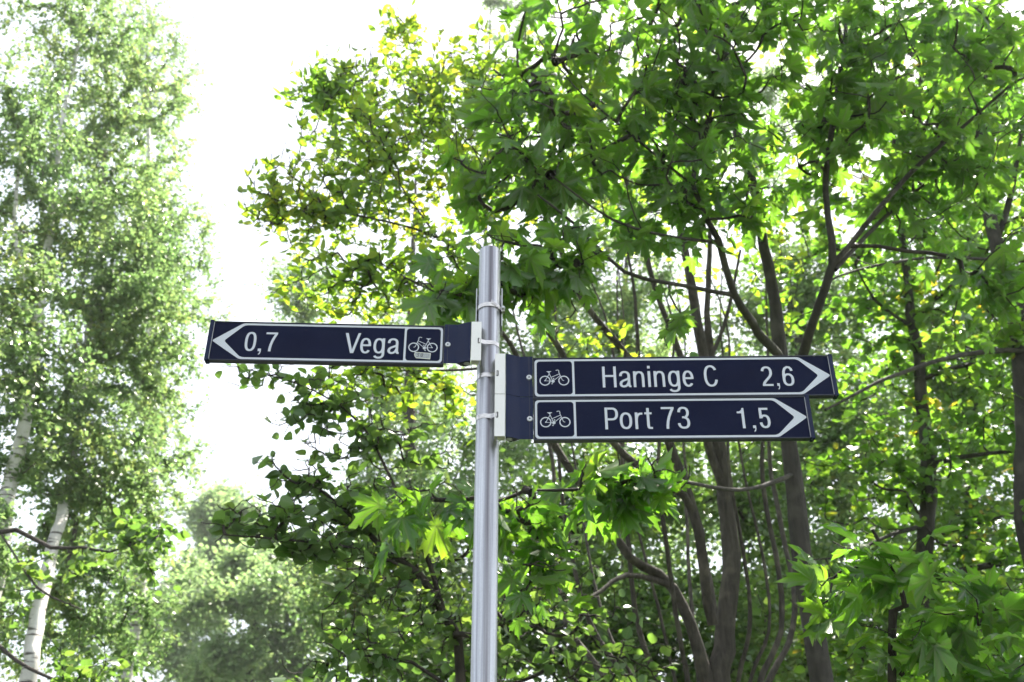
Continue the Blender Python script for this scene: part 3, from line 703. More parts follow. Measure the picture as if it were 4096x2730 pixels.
def direction_sign(label, s, yaw, z0, c, texts, groove_u, div, tip=.0755, slot_z=.0578):
    """s=+1 points right. z0: bottom of the white border, c: where the straight border ends"""
    root = empty('direction_sign', (PX, PY, 0), yaw); tag(root, label, 'road sign', 'blue bicycle direction signs clamped to the pole')
    z0 = z0 + CAMZ; H = .1085; e = c + tip + .0025; X = lambda v: v * s
    def bx(name, mat, x0, x1, y0, y1, a, b, bev=.0006, par=root):
        bm = bmesh.new(); box(bm, min(X(x0), X(x1)), max(X(x0), X(x1)), y0, y1, a, b, bev); return bm_obj(name, bm, mat, par)
    # extruded board with lips at top and bottom
    bm = bmesh.new(); lo, hi = min(X(.1185), X(e)), max(X(.1185), X(e))
    box(bm, lo, hi, -.0292, -.012, z0 - .0040, z0 + H + .0040, .0004)
    box(bm, lo + .0002, hi - .0002, -.0318, -.0286, z0 + H + .0016, z0 + H + .0044, .0006)
    box(bm, lo + .0002, hi - .0002, -.0318, -.0286, z0 - .0044, z0 - .0016, .0006)
    panel = bm_obj('panel', bm, M['blue_dark'], root)
    bm = bmesh.new(); box(bm, min(X(.1215), X(e - .0015)), max(X(.1215), X(e - .0015)), -.0300, -.02925, z0 - .0010, z0 + H + .0010); bm_obj('blue_film', bm, M['blue'], root)
    bx('end_cap', M['blue_paint'], e + .0002, e + .0102, -.0350, -.0100, z0 - .0062, z0 + H + .0062, .0010)
    bx('cap_gasket', M['grey_al'], e - .0012, e + .0001, -.0325, -.0300, z0 - .0010, z0 + H + .0012, .0002)
    # white border with its arrowhead
    t = .0056; zt = z0 + H; zm = z0 + H / 2
    outer = fillet([(X(.1225), z0), (X(.1225), zt), (X(c + .001), zt), (X(c + tip + .002), zm), (X(c), z0)], [.011, .011, .007, .006, .007])
    hole = fillet([(X(div + t), z0 + t), (X(div + t), zt - t), (X(c - .003), zt - t), (X(c + .0455), zm), (X(c - .003), z0 + t)], [0, 0, .010, .0065, .010])
    icon = rrect(*sorted((X(.1225 + t), X(div))), z0 + t, zt - t, .0085)
    bm = bmesh.new(); poly(bm, [outer, hole, icon], -.0302); face_cam(bm); bm_obj('border', bm, M['sheet'], root, recalc=False)
    bicycle(s, z0, -.0302, root)
    for chars, cap in texts: lettering(chars, z0 + .0246, cap, -.0302, root, M['sheet'])
    # curved hinge profile: plan outline, thick at the pole end
    zb, zt2 = z0 - .0018, z0 + .1158
    front = [(.1180, -.0343), (.0850, -.0343)]
    for i in range(1, 9):
        t_ = i / 8; front.append((.0850 - .037 * t_, -.0343 - .0152 * math.sin(t_ * math.pi / 2) ** 1.5))
    back = [(.0475, -.030), (.052, -.021), (.060, -.016), (.0735, -.0205), (.084, -.0325), (.1180, -.0320)]
    bm = bmesh.new(); extrude_plan(bm, [(X(a), b) for a, b in front + back], zb, zt2)
    hp = bm_obj('hinge_profile', bm, M['blue_paint'], root)
    me = hp.data; sm = [abs(p.normal.z) < .5 for p in me.polygons]; 
    g = bx('profile_groove', M['blue_dark'], groove_u - .0005, groove_u + .0005, -.0350, -.0342, zb + .001, zt2 - .001, 0, hp)
    bm = bmesh.new(); cyl(bm, (X(groove_u), -.0345, z0 + .0535), (X(groove_u), -.0372, z0 + .0535), .0075, .0066, 28)
    sc_ = bm_obj('screw', bm, M['grey_al'], root); sc_.data.polygons.foreach_set('use_smooth', [False] * len(sc_.data.polygons))
    bm = bmesh.new(); cyl(bm, (X(groove_u), -.0371, z0 + .0535), (X(groove_u), -.0374, z0 + .0535), .0024, .0024, 6); bm_obj('socket_shade', bm, M['dark'], sc_)  # dark disc on the screw head, coloured as the socket's inner shade
    # white channel that holds the profile on the pole, open underneath
    bm = bmesh.new(); x0, x1 = .0200, .0467
    box(bm, min(X(x0), X(x1)), max(X(x0), X(x1)), -.0520, -.0500, zb, zt2, .0006)
    box(bm, min(X(x1 - .0022), X(x1 - .0002)), max(X(x1 - .0022), X(x1 - .0002)), -.0502, -.0060, zb + .0004, zt2 - .0004, .0003)
    box(bm, min(X(x0 + .0002), X(x0 + .0022)), max(X(x0 + .0002), X(x0 + .0022)), -.0502, -.0235, zb + .0004, zt2 - .0004, .0003)
    box(bm, min(X(x0 + .006), X(x1 - .0024)), max(X(x0 + .006), X(x1 - .0024)), -.0300, -.0200, zb + .004, zt2 - .004, .0004)
    br = bm_obj('bracket', bm, M['white'], root)
    bm = bmesh.new(); poly(bm, [rrect(*sorted((X(.0232), X(.0296))), z0 + slot_z - .0085, z0 + slot_z + .0085, .0028)], -.0522); face_cam(bm); bm_obj('slot_shade', bm, M['dark'], br, recalc=False)  # flat dark plate, its colour stands for the shade inside a slot
    # round hinge pin seen from below
    bm = bmesh.new(); cyl(bm, (X(.0565), -.0335, zb - .0015), (X(.0565), -.0335, zb + .002), .0085, .0085, 24); bm_obj('hinge_pin', bm, M['grey_al'], root)
    # stainless strap round the pole into the slot
    zc = z0 + slot_z; path = []; dz = []
    for i in range(41):
        a = rad(80 + (262 - 80) * i / 40) if s > 0 else rad(100 - (262 - 80) * i / 40)
        path.append((.0306 * math.cos(a), .0306 * math.sin(a))); dz.append(.0085)
    for i in range(1, 9):
        q = i / 8; x_ = path[40][0] + (X(.0245) - path[40][0]) * q; y_ = path[40][1] + (-.0531 - path[40][1]) * q ** 1.6
        path.append((x_, y_)); dz.append(.0085 * (1 - q))
    path.append((X(.0262), -.0534)); dz.append(0); path.append((X(.0275), -.0515)); dz.append(0)
    bm_obj('strap', band_strip(path, zc, .0118, .0007, dz), M['band'], root)
    return root

zL, z1, z2 = 1.2514, 1.1544, 1.0355
direction_sign('upper left blue sign pointing left, reading 0,7 Vega beside a bicycle', -1, .0392, zL, .6510,
   [([('0', -.6415, -.6124), (',', -.6053, -.5969), ('7', -.5882, -.5575)], .0575), ([('V', -.3802, -.3393), ('e', -.3389, -.3109), ('g', -.3043, -.2746), ('a', -.2669, -.2364)], .0607)], .1084, .2187)
direction_sign('blue sign pointing right, reading Haninge C 2,6, stacked directly above another sign', 1, -.0224, z1, .8116,
   [([('H', .2986, .3348), ('a', .3425, .3732), ('n', .3786, .4076), ('i', .4165, .4232), ('n', .4317, .4607), ('g', .4685, .4990), ('e', .5063, .5344), ('C', .5618, .5975)], .0612),
    ([('2', .7105, .7388), (',', .7480, .7545), ('6', .7640, .7935)], .0572)], .1083, .2207)
direction_sign('shorter lowest blue sign pointing right, reading Port 73 1,5', 1, -.0224, z2, .7342,
   [([('P', .2997, .3339), ('o', .3374, .3688), ('r', .3762, .3961), ('t', .4006, .4205), ('7', .4434, .4765), ('3', .4837, .5150)], .0612),
    ([('1', .6349, .6532), (',', .6717, .6794), ('5', .6905, .7167)], .0565)], .1090, .2213)
# scrap of tape with 3B under the left bicycle
tp = empty('tape_scrap', (PX, PY, 0), .0392); tag(tp, 'scrap of grey tape marked 3B, stuck under the bicycle on the left sign', 'tape')
edge = [(-.1950, 1.2832), (-.1525, 1.2802), (-.1534, 1.2620), (-.1904, 1.2645), (-.1944, 1.2701), (-.1961, 1.2763), (-.1945, 1.2790)]
cx_, cz_ = -.174, 1.2725
bm = bmesh.new(); poly(bm, [[(x, z + CAMZ) for x, z in edge]], -.03045); face_cam(bm); bm_obj('frayed_edge', bm, M['tape_edge'], tp, recalc=False)
bm = bmesh.new(); poly(bm, [[(cx_ + (x - cx_) * .955, cz_ + (z - cz_) * .84 + CAMZ) for x, z in edge]], -.03055); face_cam(bm); bm_obj('tape_body', bm, M['tape'], tp, recalc=False)
bm = bmesh.new()
for i, s_ in enumerate([[(-.1898, 1.2803), (-.1862, 1.2799), (-.1830, 1.2796), (-.1840, 1.2775), (-.1872, 1.2750), (-.1845, 1.2742), (-.1838, 1.2724), (-.1852, 1.2700), (-.1893, 1.2697)],
           [(-.1778, 1.2775), (-.1784, 1.2730), (-.1779, 1.2692)], [(-.1782, 1.2775), (-.1750, 1.2785), (-.1722, 1.2772), (-.1740, 1.2750), (-.1768, 1.2738), (-.1740, 1.2735), (-.1731, 1.2715), (-.1750, 1.2695), (-.1779, 1.2692)]]):
    stroke(bm, [(x, z + CAMZ) for x, z in s_], -.0307 - i * .00003, .0006, .0006, False)
face_cam(bm); bm_obj('handwriting', bm, M['ink'], tp, recalc=False)

# ------------------------------------------------------------------ the trees
# the maple behind the signs
tree('maple_tree', 'broad maple with large green leaves hanging over the signpost, grey trunk behind the right signs',
     [[G(3390, 5.2, .085), (3330, 2900, 5.2, .060), (3220, 2300, 5.15, .053), (3165, 1800, 5.1, .046), (3120, 1400, 5.0, .040), (3080, 1130, 4.95, .034), (3040, 850, 4.9, .028), (2950, 560, 4.8, .028), (2900, 200, 4.7, .016), (2860, -200, 4.6, .007)],
      [(3150, 1600, 5.05, .028), (3240, 1330, 4.6, .025), (3330, 1060, 4.4, .022), (3300, 760, 4.3, .016), (3350, 380, 4.2, .016), (3390, 60, 4.1, .010), (3420, -200, 4.0, .005)],
      [(3330, 1060, 4.4, .018), (3460, 900, 4.3, .014), (3640, 700, 4.2, .014), (3840, 520, 4.1, .010), (4050, 330, 4.0, .006)],
      [(3340, 1080, 4.4, .014), (3550, 860, 4.6, .012), (3760, 690, 4.6, .009), (3960, 500, 4.6, .005)],
      [(3130, 1450, 5.0, .028), (3010, 1290, 4.4, .022), (2930, 1180, 4.2, .019), (2870, 960, 4.05, .016), (2770, 740, 3.95, .013), (2840, 480, 3.9, .010), (2880, 220, 3.85, .008), (3010, 0, 3.8, .005)],
      [(2930, 1180, 4.2, .012), (2760, 1145, 4.0, .010), (2500, 1090, 3.8, .009), (2300, 900, 3.6, .007), (2150, 780, 3.5, .004)],
      [(2880, 970, 4.05, .010), (2700, 950, 3.9, .008), (2450, 880, 3.7, .006), (2200, 700, 3.5, .004)],
      [(3170, 1900, 5.1, .014), (2960, 1960, 4.6, .010), (2640, 1920, 4.1, .008), (2350, 1960, 3.8, .008), (2100, 1960, 3.6, .004)],
      [(2770, 740, 3.95, .008), (2550, 560, 3.8, .006), (2300, 350, 3.6, .004), (2150, 150, 3.5, .003)]],
     [(2500, 350, 3.9, 620, 420, .6, 120), (3200, 330, 4.1, 800, 420, .7, 150), (2050, 620, 3.7, 330, 300, .4, 52), (2750, 760, 3.9, 420, 200, .4, 36), (3700, 550, 4.5, 480, 420, .8, 100),
      (2450, -300, 4.1, 700, 350, .8, 60), (3400, -300, 4.2, 800, 350, .8, 70), (1950, 1120, 3.6, 250, 140, .3, 16), (2250, 1080, 3.7, 240, 160, .3, 16), (1740, 1210, 3.5, 110, 70, .2, 5),
      (4000, 1150, 4.3, 200, 200, .4, 14), (2050, 2050, 3.6, 200, 130, .3, 14), (2500, 1930, 3.8, 330, 110, .3, 26), (1640, 2030, 3.4, 120, 90, .15, 8), (2150, 2330, 3.8, 160, 150, .3, 10), (1500, 2560, 3.6, 160, 130, .3, 0), (2700, 1330, 3.9, 100, 60, .2, 3)],
     'maple', .135, 5.5, 'maple', 'bark_dark', 'bark', seed=1, twig=.34, spread=.03, flat=.30, droop=.65, den=3.0, fill=.66, n_branch=14, tipr=.0023, uppen=.6)
# a young maple, low at the right
tree('maple_sapling', 'young maple shoot with large dark leaves in the bottom right corner',
     [[G(3500, 3.3, .022), (3560, 2800, 3.25, .014), (3620, 2420, 3.2, .011), (3560, 2250, 3.15, .008), (3490, 2120, 3.1, .005)],
      [(3600, 2700, 3.25, .010), (3800, 2500, 3.2, .008), (3960, 2420, 3.1, .005), (4120, 2400, 3.0, .003)]],
     [(3440, 2230, 3.1, 220, 130, .25, 11), (3330, 2420, 3.1, 170, 90, .2, 5), (3850, 2440, 3.05, 270, 120, .25, 13), (3650, 2600, 3.1, 180, 90, .25, 5), (4050, 2640, 3.0, 200, 120, .25, 10), (3950, 2850, 3.0, 300, 150, .3, 10)],
     'maple', .135, 2.8, 'maple', 'bark_dark', seed=2, tone=(0, .85), twig=.22, spread=.02, flat=.35, droop=.45, n_branch=4, n_leaf=300, tipr=.0018, cat='young tree')
# the many-stemmed goat willow in the middle
ST = []
_r = random.Random(5)
for _k in range(12):
    _x = 1950 + 1200 * (_k + _r.random()) / 12; _y = _r.uniform(650, 1150); _d = _r.uniform(5.7, 7.4); _b = _r.uniform(2560, 2950) if _x > 2300 else _r.uniform(2350, 2700)
    _m = 2880 + (_x - 2880) * .55 + _r.uniform(-70, 70); _q = _r.uniform(.009, .020)
    _bx = 2880 + (_x - 2700) * .75 + _r.uniform(-120, 120)
    ST.append([G(2890 + _r.uniform(-60, 60), 6.4, _q * 1.3), (_bx * .5 + 1440, 3000, 6.4, _q * 1.15), (_bx, 2450, 6.4 * .6 + _d * .4, _q), (_bx * .6 + _x * .4 + _r.uniform(-60, 60), 1850, _d, _q * .8), (_x * .8 + _bx * .2 + _r.uniform(-60, 60), 1350, _d, _q * .55), (_x, _y, _d, _q * .22)])
tree('goat_willow', 'bushy many-stemmed willow with small yellow-green leaves reaching left above the left sign',
     [[G(2890, 6.4, .10), (2890, 2900, 6.4, .075), (2890, 2600, 6.4, .066), (2925, 2300, 6.4, .058), (2905, 2000, 6.4, .054), (2870, 1720, 6.35, .050), (2800, 1350, 6.2, .038), (2720, 900, 6.0, .028), (2650, 400, 5.8, .014)],
      [(2850, 2800, 6.4, .050), (2700, 2350, 6.2, .034), (2520, 2230, 6.0, .028), (2400, 2050, 5.9, .024), (2200, 1750, 5.7, .024), (2080, 1450, 5.5, .018), (1950, 1250, 5.3, .012)],
      [(2850, 2500, 6.3, .038), (2800, 2150, 6.1, .032), (2740, 1990, 6.0, .027), (2640, 1930, 5.9, .022), (2430, 1750, 5.8, .025), (2300, 1500, 5.6, .022), (2170, 1300, 5.5, .018), (2000, 1100, 5.3, .013), (1750, 950, 5.1, .009), (1560, 890, 5.0, .007), (1350, 850, 5.0, .005), (1120, 820, 4.95, .003)], [(1750, 950, 5.1, .007), (1600, 740, 5.1, .005), (1450, 520, 5.1, .004), (1330, 380, 5.0, .002)], [(1950, 900, 5.3, .007), (1850, 600, 5.2, .005), (1700, 350, 5.2, .003), (1620, 120, 5.2, .002)],
      [(2800, 2150, 6.1, .036), (2720, 1900, 6.0, .032), (2560, 1500, 5.8, .026), (2330, 1200, 5.6, .020), (2230, 980, 5.5, .014), (2100, 600, 5.3, .008), (1900, 300, 5.2, .004)],
      [(2900, 2000, 6.4, .032), (2780, 1600, 6.2, .026), (2700, 1350, 6.1, .022), (2620, 1150, 6.0, .02), (2500, 700, 5.8, .012)],
      [(2880, 1900, 6.4, .034), (2860, 1500, 6.3, .030), (2830, 1250, 6.2, .024), (2840, 900, 6.1, .016), (2800, 500, 6.0, .008)],
      [(2560, 1500, 5.8, .016), (2540, 1200, 5.75, .012), (2500, 950, 5.7, .008)],
      [(2780, 1600, 6.2, .018), (2900, 1300, 6.2, .014), (2960, 1000, 6.1, .009)],
      [(2700, 2350, 6.2, .022), (2500, 2300, 5.9, .016), (2350, 2400, 5.6, .010), (2150, 2400, 5.4, .005)],
      [(1950, 1250, 5.3, .009), (1700, 1150, 5.1, .007), (1480, 1030, 5.0, .004)],
      [(2080, 1450, 5.5, .012), (1850, 1480, 5.3, .009), (1560, 1480, 5.1, .005), (1350, 1430, 5.0, .003)]] + ST,
     [(1300, 800, 5.0, 340, 150, .5, 62), (1480, 430, 5.1, 340, 190, .5, 95), (1750, 420, 5.3, 330, 230, .5, 90), (1560, 120, 5.2, 60, 110, .2, 10), (1650, 130, 5.2, 60, 90, .2, 8), (1270, 360, 5.0, 150, 100, .25, 20),
      (1500, 650, 5.1, 380, 260, .6, 105), (1120, 850, 4.95, 190, 110, .3, 26), (1900, 750, 5.3, 250, 300, .5, 60), (1400, 1150, 5.2, 330, 130, .4, 60), (1720, 1080, 5.2, 260, 180, .4, 48),
      (2000, 280, 5.4, 250, 160, .4, 40), (2500, 500, 6.0, 600, 500, .8, 110), (1500, 1560, 5.2, 330, 110, .3, 36), (1850, 1650, 5.4, 150, 120, .3, 12), (2300, 1500, 5.8, 300, 250, .5, 20), (3000, 900, 6.3, 500, 500, .6, 45), (2700, -450, 6.2, 700, 300, 1.0, 70)],  # last clump is unseen above the view, added to shade the leaves below
     'oval', .070, 24, 'sallow', 'bark_dark', 'bark_rough', seed=3, twig=.34, spread=.03, flat=.20, droop=-.1, den=4.8, fill=.44, n_branch=16, tipr=.0018, pw=.36, tone=(0, .92))
# hazel-like lower branches left of the pole
tree('hazel_tree', 'leaning hazel whose flat layers of dark green leaves spread low beside the pole',
     [[G(1900, 5.0, .035), (1850, 2800, 5.0, .026), (1780, 2480, 4.9, .022), (1680, 2300, 4.8, .018), (1540, 2200, 4.7, .015), (1400, 2060, 4.6, .011), (1270, 1950, 4.5, .006)],
      [(1780, 2480, 4.9, .016), (1720, 2260, 4.8, .012), (1600, 2000, 4.7, .009), (1450, 1700, 4.7, .006), (1250, 1560, 4.7, .004), (1000, 1480, 4.7, .003)],
      [(1680, 2300, 4.8, .009), (1450, 2200, 4.5, .007), (1150, 2160, 4.3, .005), (900, 2140, 4.2, .003)],
      [(1850, 2800, 5.0, .012), (1650, 2650, 4.8, .008), (1400, 2620, 4.7, .004)]],
     [(1350, 1990, 4.5, 330, 90, .3, 40), (1180, 1880, 4.4, 150, 45, .25, 12), (1100, 2080, 4.4, 260, 55, .3, 30), (1300, 2200, 4.5, 260, 70, .3, 34), (1550, 2150, 4.7, 300, 160, .3, 40), (950, 2130, 4.3, 150, 30, .2, 8),
      (1080, 1500, 4.7, 230, 40, .2, 14), (1330, 1620, 4.7, 250, 100, .25, 30), (1340, 1790, 4.7, 170, 60, .2, 12), (1200, 1700, 4.7, 130, 50, .25, 8), (1600, 1780, 4.8, 250, 110, .3, 26), (1550, 2450, 4.8, 300, 150, .35, 44), (1750, 2200, 4.9, 170, 300, .35, 30),
      (1400, 2680, 4.8, 260, 110, .35, 30), (2100, 2150, 5.3, 260, 240, .4, 34), (2200, 2450, 5.3, 300, 200, .5, 44), (1900, 2650, 5.2, 260, 150, .4, 26), (2450, 2650, 5.4, 300, 150, .5, 26)],
     'broad', .066, 13, 'hazel', 'bark_dark', seed=4, twig=.34, spread=.02, flat=.5, den=3.4, fill=.46, droop=.12, n_branch=10, tipr=.0020, pw=.38)
# linden at the right
tree('linden_tree', 'slim dark-stemmed linden standing right of the sign tips, round green leaves',
     [[G(3720, 7.2, .10), (3715, 2900, 7.2, .075), (3700, 2300, 7.2, .065), (3715, 1950, 7.15, .058), (3710, 1750, 7.1, .054), (3680, 1480, 7.05, .046), (3630, 1150, 7.0, .034), (3600, 800, 6.9, .024), (3560, 400, 6.8, .014)],
      [(3720, 1860, 7.1, .024), (3830, 1830, 6.9, .020), (3960, 1810, 6.8, .014), (4150, 1800, 6.7, .008)],
      [(3690, 1520, 7.05, .022), (3800, 1480, 6.9, .018), (4000, 1430, 6.8, .013), (4200, 1360, 6.7, .007)],
      [(3690, 2340, 7.2, .030), (3850, 2290, 7.0, .026), (4010, 2255, 6.9, .020), (4200, 2240, 6.8, .010)],
      [(3700, 2100, 7.2, .018), (3560, 2140, 6.9, .014), (3400, 2220, 6.7, .009), (3250, 2240, 6.5, .004)],
      [(3700, 2150, 7.2, .018), (3860, 2110, 6.9, .013), (4060, 2050, 6.8, .008)],
      [(3640, 1300, 7.0, .016), (3500, 1200, 6.8, .012), (3420, 1060, 6.6, .007)]],
     [(3800, 1100, 6.9, 450, 320, .9, 80), (3950, 1650, 7.0, 330, 300, .8, 60), (3500, 1900, 7.0, 300, 230, .7, 46), (3900, 2300, 7.2, 330, 220, .8, 50), (3450, 2480, 7.0, 320, 200, .7, 46),
      (3700, 600, 7.0, 500, 350, .9, 70), (3300, 1000, 6.9, 350, 300, .7, 34), (3700, 2680, 6.8, 420, 120, .7, 34), (3450, 1500, 7.3, 240, 200, .5, 20), (3650, 0, 7.0, 600, 350, 1.0, 50), (3600, -700, 7.0, 900, 400, 1.2, 110)],  # topmost clump lies out of view, put in to cast shade on lower foliage
     'round', .075, 17, 'linden', 'bark_dark', 'bark', seed=5, den=3.2, fill=.95, twig=.36, spread=.03, flat=.6, droop=.25, n_branch=12)
tree('leaning_tree', 'dark leaning trunk with round leaves at the right edge of the view',
     [[G(4300, 6.2, .12), (4180, 2400, 6.2, .085), (4110, 1750, 6.15, .075), (4070, 1250, 6.1, .062), (3985, 980, 6.05, .052), (3935, 760, 6.0, .044), (3925, 520, 5.95, .036), (3960, 250, 5.9, .022), (3990, -100, 5.8, .012)],
      [(3985, 960, 6.05, .026), (4040, 800, 6.0, .022), (4070, 620, 5.9, .016), (4120, 400, 5.8, .010)],
      [(4070, 1040, 6.1, .012), (3700, 1035, 5.5, .010), (3400, 1090, 5.1, .008), (3280, 1150, 4.9, .005)],
      [(4120, 1400, 6.1, .020), (3850, 1420, 5.8, .016), (3560, 1510, 5.5, .012), (3300, 1640, 5.2, .007)]],
     [(4050, 700, 6.0, 260, 420, .7, 50), (4250, 1400, 6.2, 250, 500, .8, 50), (3950, 200, 6.0, 300, 300, .7, 36), (4250, 2300, 6.3, 200, 400, .7, 30), (4050, 1250, 5.9, 150, 150, .4, 10)],
     'round', .08, 15, 'linden', 'bark_dark', 'bark', seed=6, den=3.0, fill=.9, twig=.36, spread=.03, flat=.6, droop=.25, n_branch=8)
# birches at the left
BK = dict(leaf='birch', size=.047, matk='birch', bark='birch_twig', tbark='birch_bark', twig=.7, spread=.07, flat=.12, droop=.45, hang=.9, size_var=.3, group='birches on the left side of the path', uppen=-.1, tipr=.0016, den=3.6, fill=2.1)
tree('birch_tree', 'birch with a leaning white trunk at the bottom left, drooping pale green leaves',
     [[G(60, 7.6, .10, -.1), (85, 2850, 7.6, .062), (125, 2560, 7.65, .056), (215, 2200, 8.0, .050), (290, 1850, 8.6, .044), (350, 1400, 8.8, .040), (400, 900, 9.1, .028), (430, 400, 9.2, .016), (440, -100, 9.2, .008)]],
     [(480, 1250, 8.7, 300, 480, 1.2, 210), (420, 1950, 8.9, 290, 380, .9, 150), (450, 500, 8.8, 300, 480, 1.2, 190), (350, -200, 8.9, 350, 400, 1.2, 70), (430, 2520, 9.2, 260, 240, .8, 60), (130, 2480, 9.6, 260, 300, .6, 60), (640, 900, 8.7, 160, 260, .7, 40), (620, 1350, 8.6, 150, 260, .6, 40)],
     per=44, seed=7, n_branch=12, **BK)
tree('birch_tree', 'birch with a black-flecked trunk at the left edge, beside the leaning white birch',
     [[G(-160, 7.6, .12), (-60, 2500, 7.6, .064), (30, 2000, 7.6, .056), (105, 1640, 7.6, .050), (150, 1300, 7.7, .045), (215, 800, 7.9, .032), (250, 500, 8.0, .022), (330, 100, 8.1, .012), (380, -200, 8.1, .006)],
      [(150, 1300, 7.6, .026), (60, 900, 7.4, .018), (100, 500, 7.3, .010)]],
     [(100, 1500, 7.5, 260, 500, 1.0, 150), (120, 700, 7.6, 260, 450, 1.0, 120), (-60, 2300, 7.5, 130, 330, .6, 36), (150, -100, 7.7, 330, 350, 1.0, 50), (-300, 1200, 7.6, 250, 800, 1.0, 50)],
     per=38, seed=8, n_branch=10, **BK)
tree('birch_tree', 'slender far birch at the crown edge against the white sky',
     [[G(520, 11.5, .12), (560, 2300, 11.5, .08), (600, 1600, 11.5, .06), (600, 900, 11.5, .04), (590, 300, 11.5, .02), (590, -100, 11.5, .01)]],
     [(640, 1650, 11.5, 190, 420, 1.2, 110), (800, 900, 11.5, 90, 110, .5, 12), (850, 1230, 11.5, 110, 60, .5, 10), (770, 330, 11.5, 80, 120, .5, 10), (680, 1050, 11.5, 190, 320, 1.0, 110), (600, 300, 11.5, 190, 380, 1.0, 100), (480, 2300, 11.4, 230, 330, 1.1, 80)],
     per=34, seed=9, n_branch=8, **dict(BK, n_leaf=0))
# shoot of broad leaves in front of the birches
tree('alder_sapling', 'thin shrub with dull green leaves bending over the path before the birches',
     [[G(-350, 6.6, .04), (-150, 2500, 6.5, .022), (0, 2130, 6.4, .017), (200, 2190, 6.3, .013), (330, 2190, 6.2, .010), (440, 2210, 6.1, .007), (600, 2150, 6.0, .003)],
      [(-120, 2450, 6.5, .014), (60, 2640, 6.2, .012), (250, 2730, 6.0, .008), (420, 2780, 5.9, .004)],
      [(0, 2130, 6.4, .006), (150, 2350, 6.1, .007), (330, 2440, 6.0, .004)]],
     [(560, 2110, 6.0, 170, 70, .3, 22), (650, 2270, 6.0, 100, 110, .3, 10), (300, 2250, 6.2, 230, 100, .4, 14), (60, 2480, 6.2, 120, 120, .4, 5), (380, 2640, 6.0, 260, 100, .4, 16)],
     'broad', .065, 9, 'hazel', 'bark_dark', seed=10, twig=.35, spread=.05, flat=.6, droop=.35, n_branch=4, cat='shrub', n_leaf=250)
# woods behind
def far_tree(label, px, D, h_py, crown, per, seed, size=.10, mat='far', leaf='quad', tr=.12, group='trees of the wood behind', **kw):
    tree('background_tree', label, [[G(px, D, tr), (px + 20, 2500, D, tr * .8), (px - 10, (2500 + h_py) / 2, D, tr * .6), (px + 15, h_py, D, tr * .15)]], crown, leaf, size, per, mat, 'bark_dark', 'bark', group=group, n_leaf=0, n_branch=6, seed=seed, twig=kw.pop('twig', .9), den=1.5, fill=1.8, spread=kw.pop('spread', .25), flat=.4, droop=.2, tipr=.003, nside=4, **kw)
def clumps(seed, cx, cy, D, rx, ry, rD, k, r, cnt):
    """a crown made of separate boughs round its outline"""
    q = random.Random(seed); out = []
    for i in range(k):
        t = 6.283 * i / k + q.uniform(-.3, .3); u = q.uniform(.35, 1.0)
        out.append((cx + rx * u * math.cos(t), cy + ry * u * math.sin(t), D + rD * q.uniform(-1, .6), r * q.uniform(.7, 1.4), r * q.uniform(.45, .9), r * D / 3982 * 1.0, cnt))
    return out
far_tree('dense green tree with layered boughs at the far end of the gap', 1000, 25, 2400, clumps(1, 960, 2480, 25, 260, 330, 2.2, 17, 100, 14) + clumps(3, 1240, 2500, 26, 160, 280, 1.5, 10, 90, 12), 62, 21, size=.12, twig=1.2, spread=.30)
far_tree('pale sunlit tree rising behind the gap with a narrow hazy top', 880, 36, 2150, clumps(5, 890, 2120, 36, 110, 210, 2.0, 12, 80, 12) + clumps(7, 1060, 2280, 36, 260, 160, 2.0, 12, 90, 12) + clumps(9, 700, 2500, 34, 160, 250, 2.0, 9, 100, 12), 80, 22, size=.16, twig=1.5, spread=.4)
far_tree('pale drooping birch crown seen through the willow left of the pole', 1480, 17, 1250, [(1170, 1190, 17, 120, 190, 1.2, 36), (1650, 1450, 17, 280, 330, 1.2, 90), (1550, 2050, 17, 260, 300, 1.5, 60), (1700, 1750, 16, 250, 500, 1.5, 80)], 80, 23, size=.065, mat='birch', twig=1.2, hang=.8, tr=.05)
far_tree('sunlit yellow-green tree behind the pole', 1650, 12, 700, [(1500, 2350, 12, 330, 330, 1.3, 90), (1900, 2200, 12, 300, 600, 1.3, 90), (2150, 1500, 12.5, 300, 500, 1.3, 70)], 95, 24, mat='birch', size=.062)
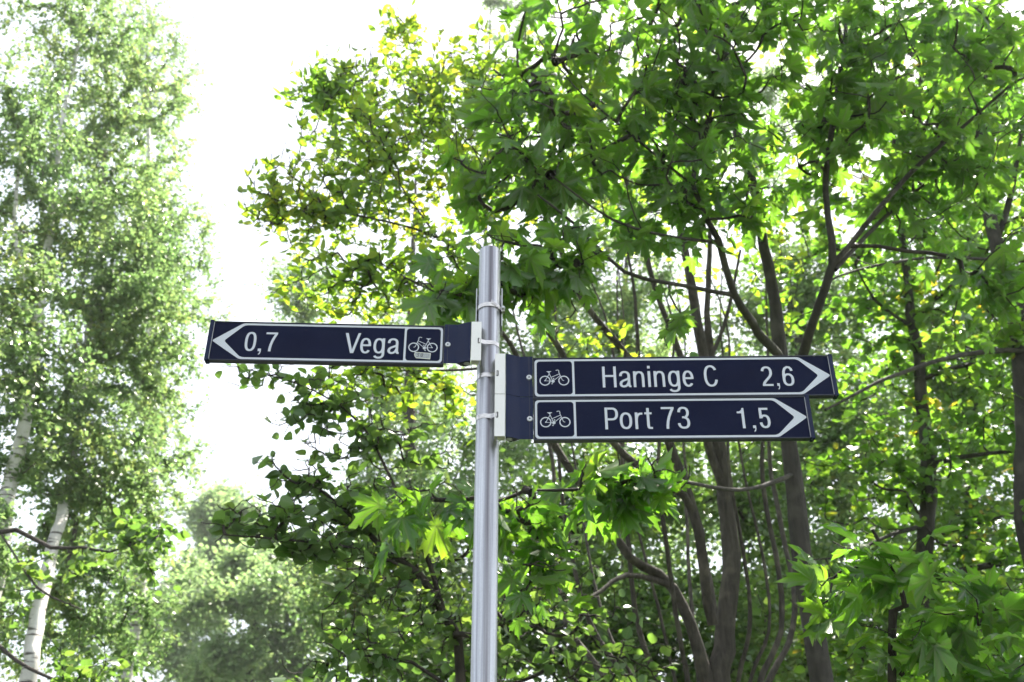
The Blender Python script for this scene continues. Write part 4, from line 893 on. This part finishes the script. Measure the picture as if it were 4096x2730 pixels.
far_tree('pale tree glimpsed between the willow stems above the signs', 2500, 14, 800, [(2450, 1300, 14, 350, 400, 1.5, 110), (2600, 2100, 14, 400, 500, 1.5, 120), (2450, 600, 14, 400, 350, 1.5, 80), (3150, 350, 14, 450, 400, 1.5, 90)], 80, 25, mat='birch', size=.065)
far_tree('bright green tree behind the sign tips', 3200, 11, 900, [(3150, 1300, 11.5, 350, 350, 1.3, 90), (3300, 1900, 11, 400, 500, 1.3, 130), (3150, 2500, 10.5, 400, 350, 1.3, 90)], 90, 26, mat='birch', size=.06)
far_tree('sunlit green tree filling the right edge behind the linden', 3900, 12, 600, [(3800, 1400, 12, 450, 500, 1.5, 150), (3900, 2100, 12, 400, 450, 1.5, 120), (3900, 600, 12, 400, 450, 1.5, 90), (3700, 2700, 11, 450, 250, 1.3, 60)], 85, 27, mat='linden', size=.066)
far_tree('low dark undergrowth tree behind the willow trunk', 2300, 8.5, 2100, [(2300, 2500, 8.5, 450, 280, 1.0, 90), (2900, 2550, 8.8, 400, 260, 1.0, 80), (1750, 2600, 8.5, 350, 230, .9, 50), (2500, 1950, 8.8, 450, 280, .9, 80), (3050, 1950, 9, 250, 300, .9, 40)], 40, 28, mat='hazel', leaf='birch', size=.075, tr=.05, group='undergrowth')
far_tree('tall pale birch top far off above the willow', 1950, 26, -100, [(2080, 60, 26, 150, 140, 1.2, 22), (2250, -200, 26, 200, 200, 1.5, 20), (1950, 500, 26, 200, 300, 1.2, 24)], 70, 29, size=.10, mat='birch', twig=1.4)

# ------------------------------------------------------------------ warm summer haze in the air
def haze(density):
    bm = bmesh.new(); box(bm, -70, 70, -60, 75, -1.6, 30)
    m, n, l, out = nmat('haze'); v = n.new('ShaderNodeVolumePrincipled'); v.inputs['Density'].default_value = density; v.inputs['Color'].default_value = (.96, .98, 1, 1)
    v.inputs['Anisotropy'].default_value = .3
    l.new(v.outputs[0], out.inputs['Volume']); o = bm_obj('haze', bm, m); tag(o, 'pale summer haze filling the air between the trees', 'haze', kind='stuff')
haze(.0011)
print('TRIS', sum(len(o.data.polygons) for o in bpy.data.objects if o.type == 'MESH'))
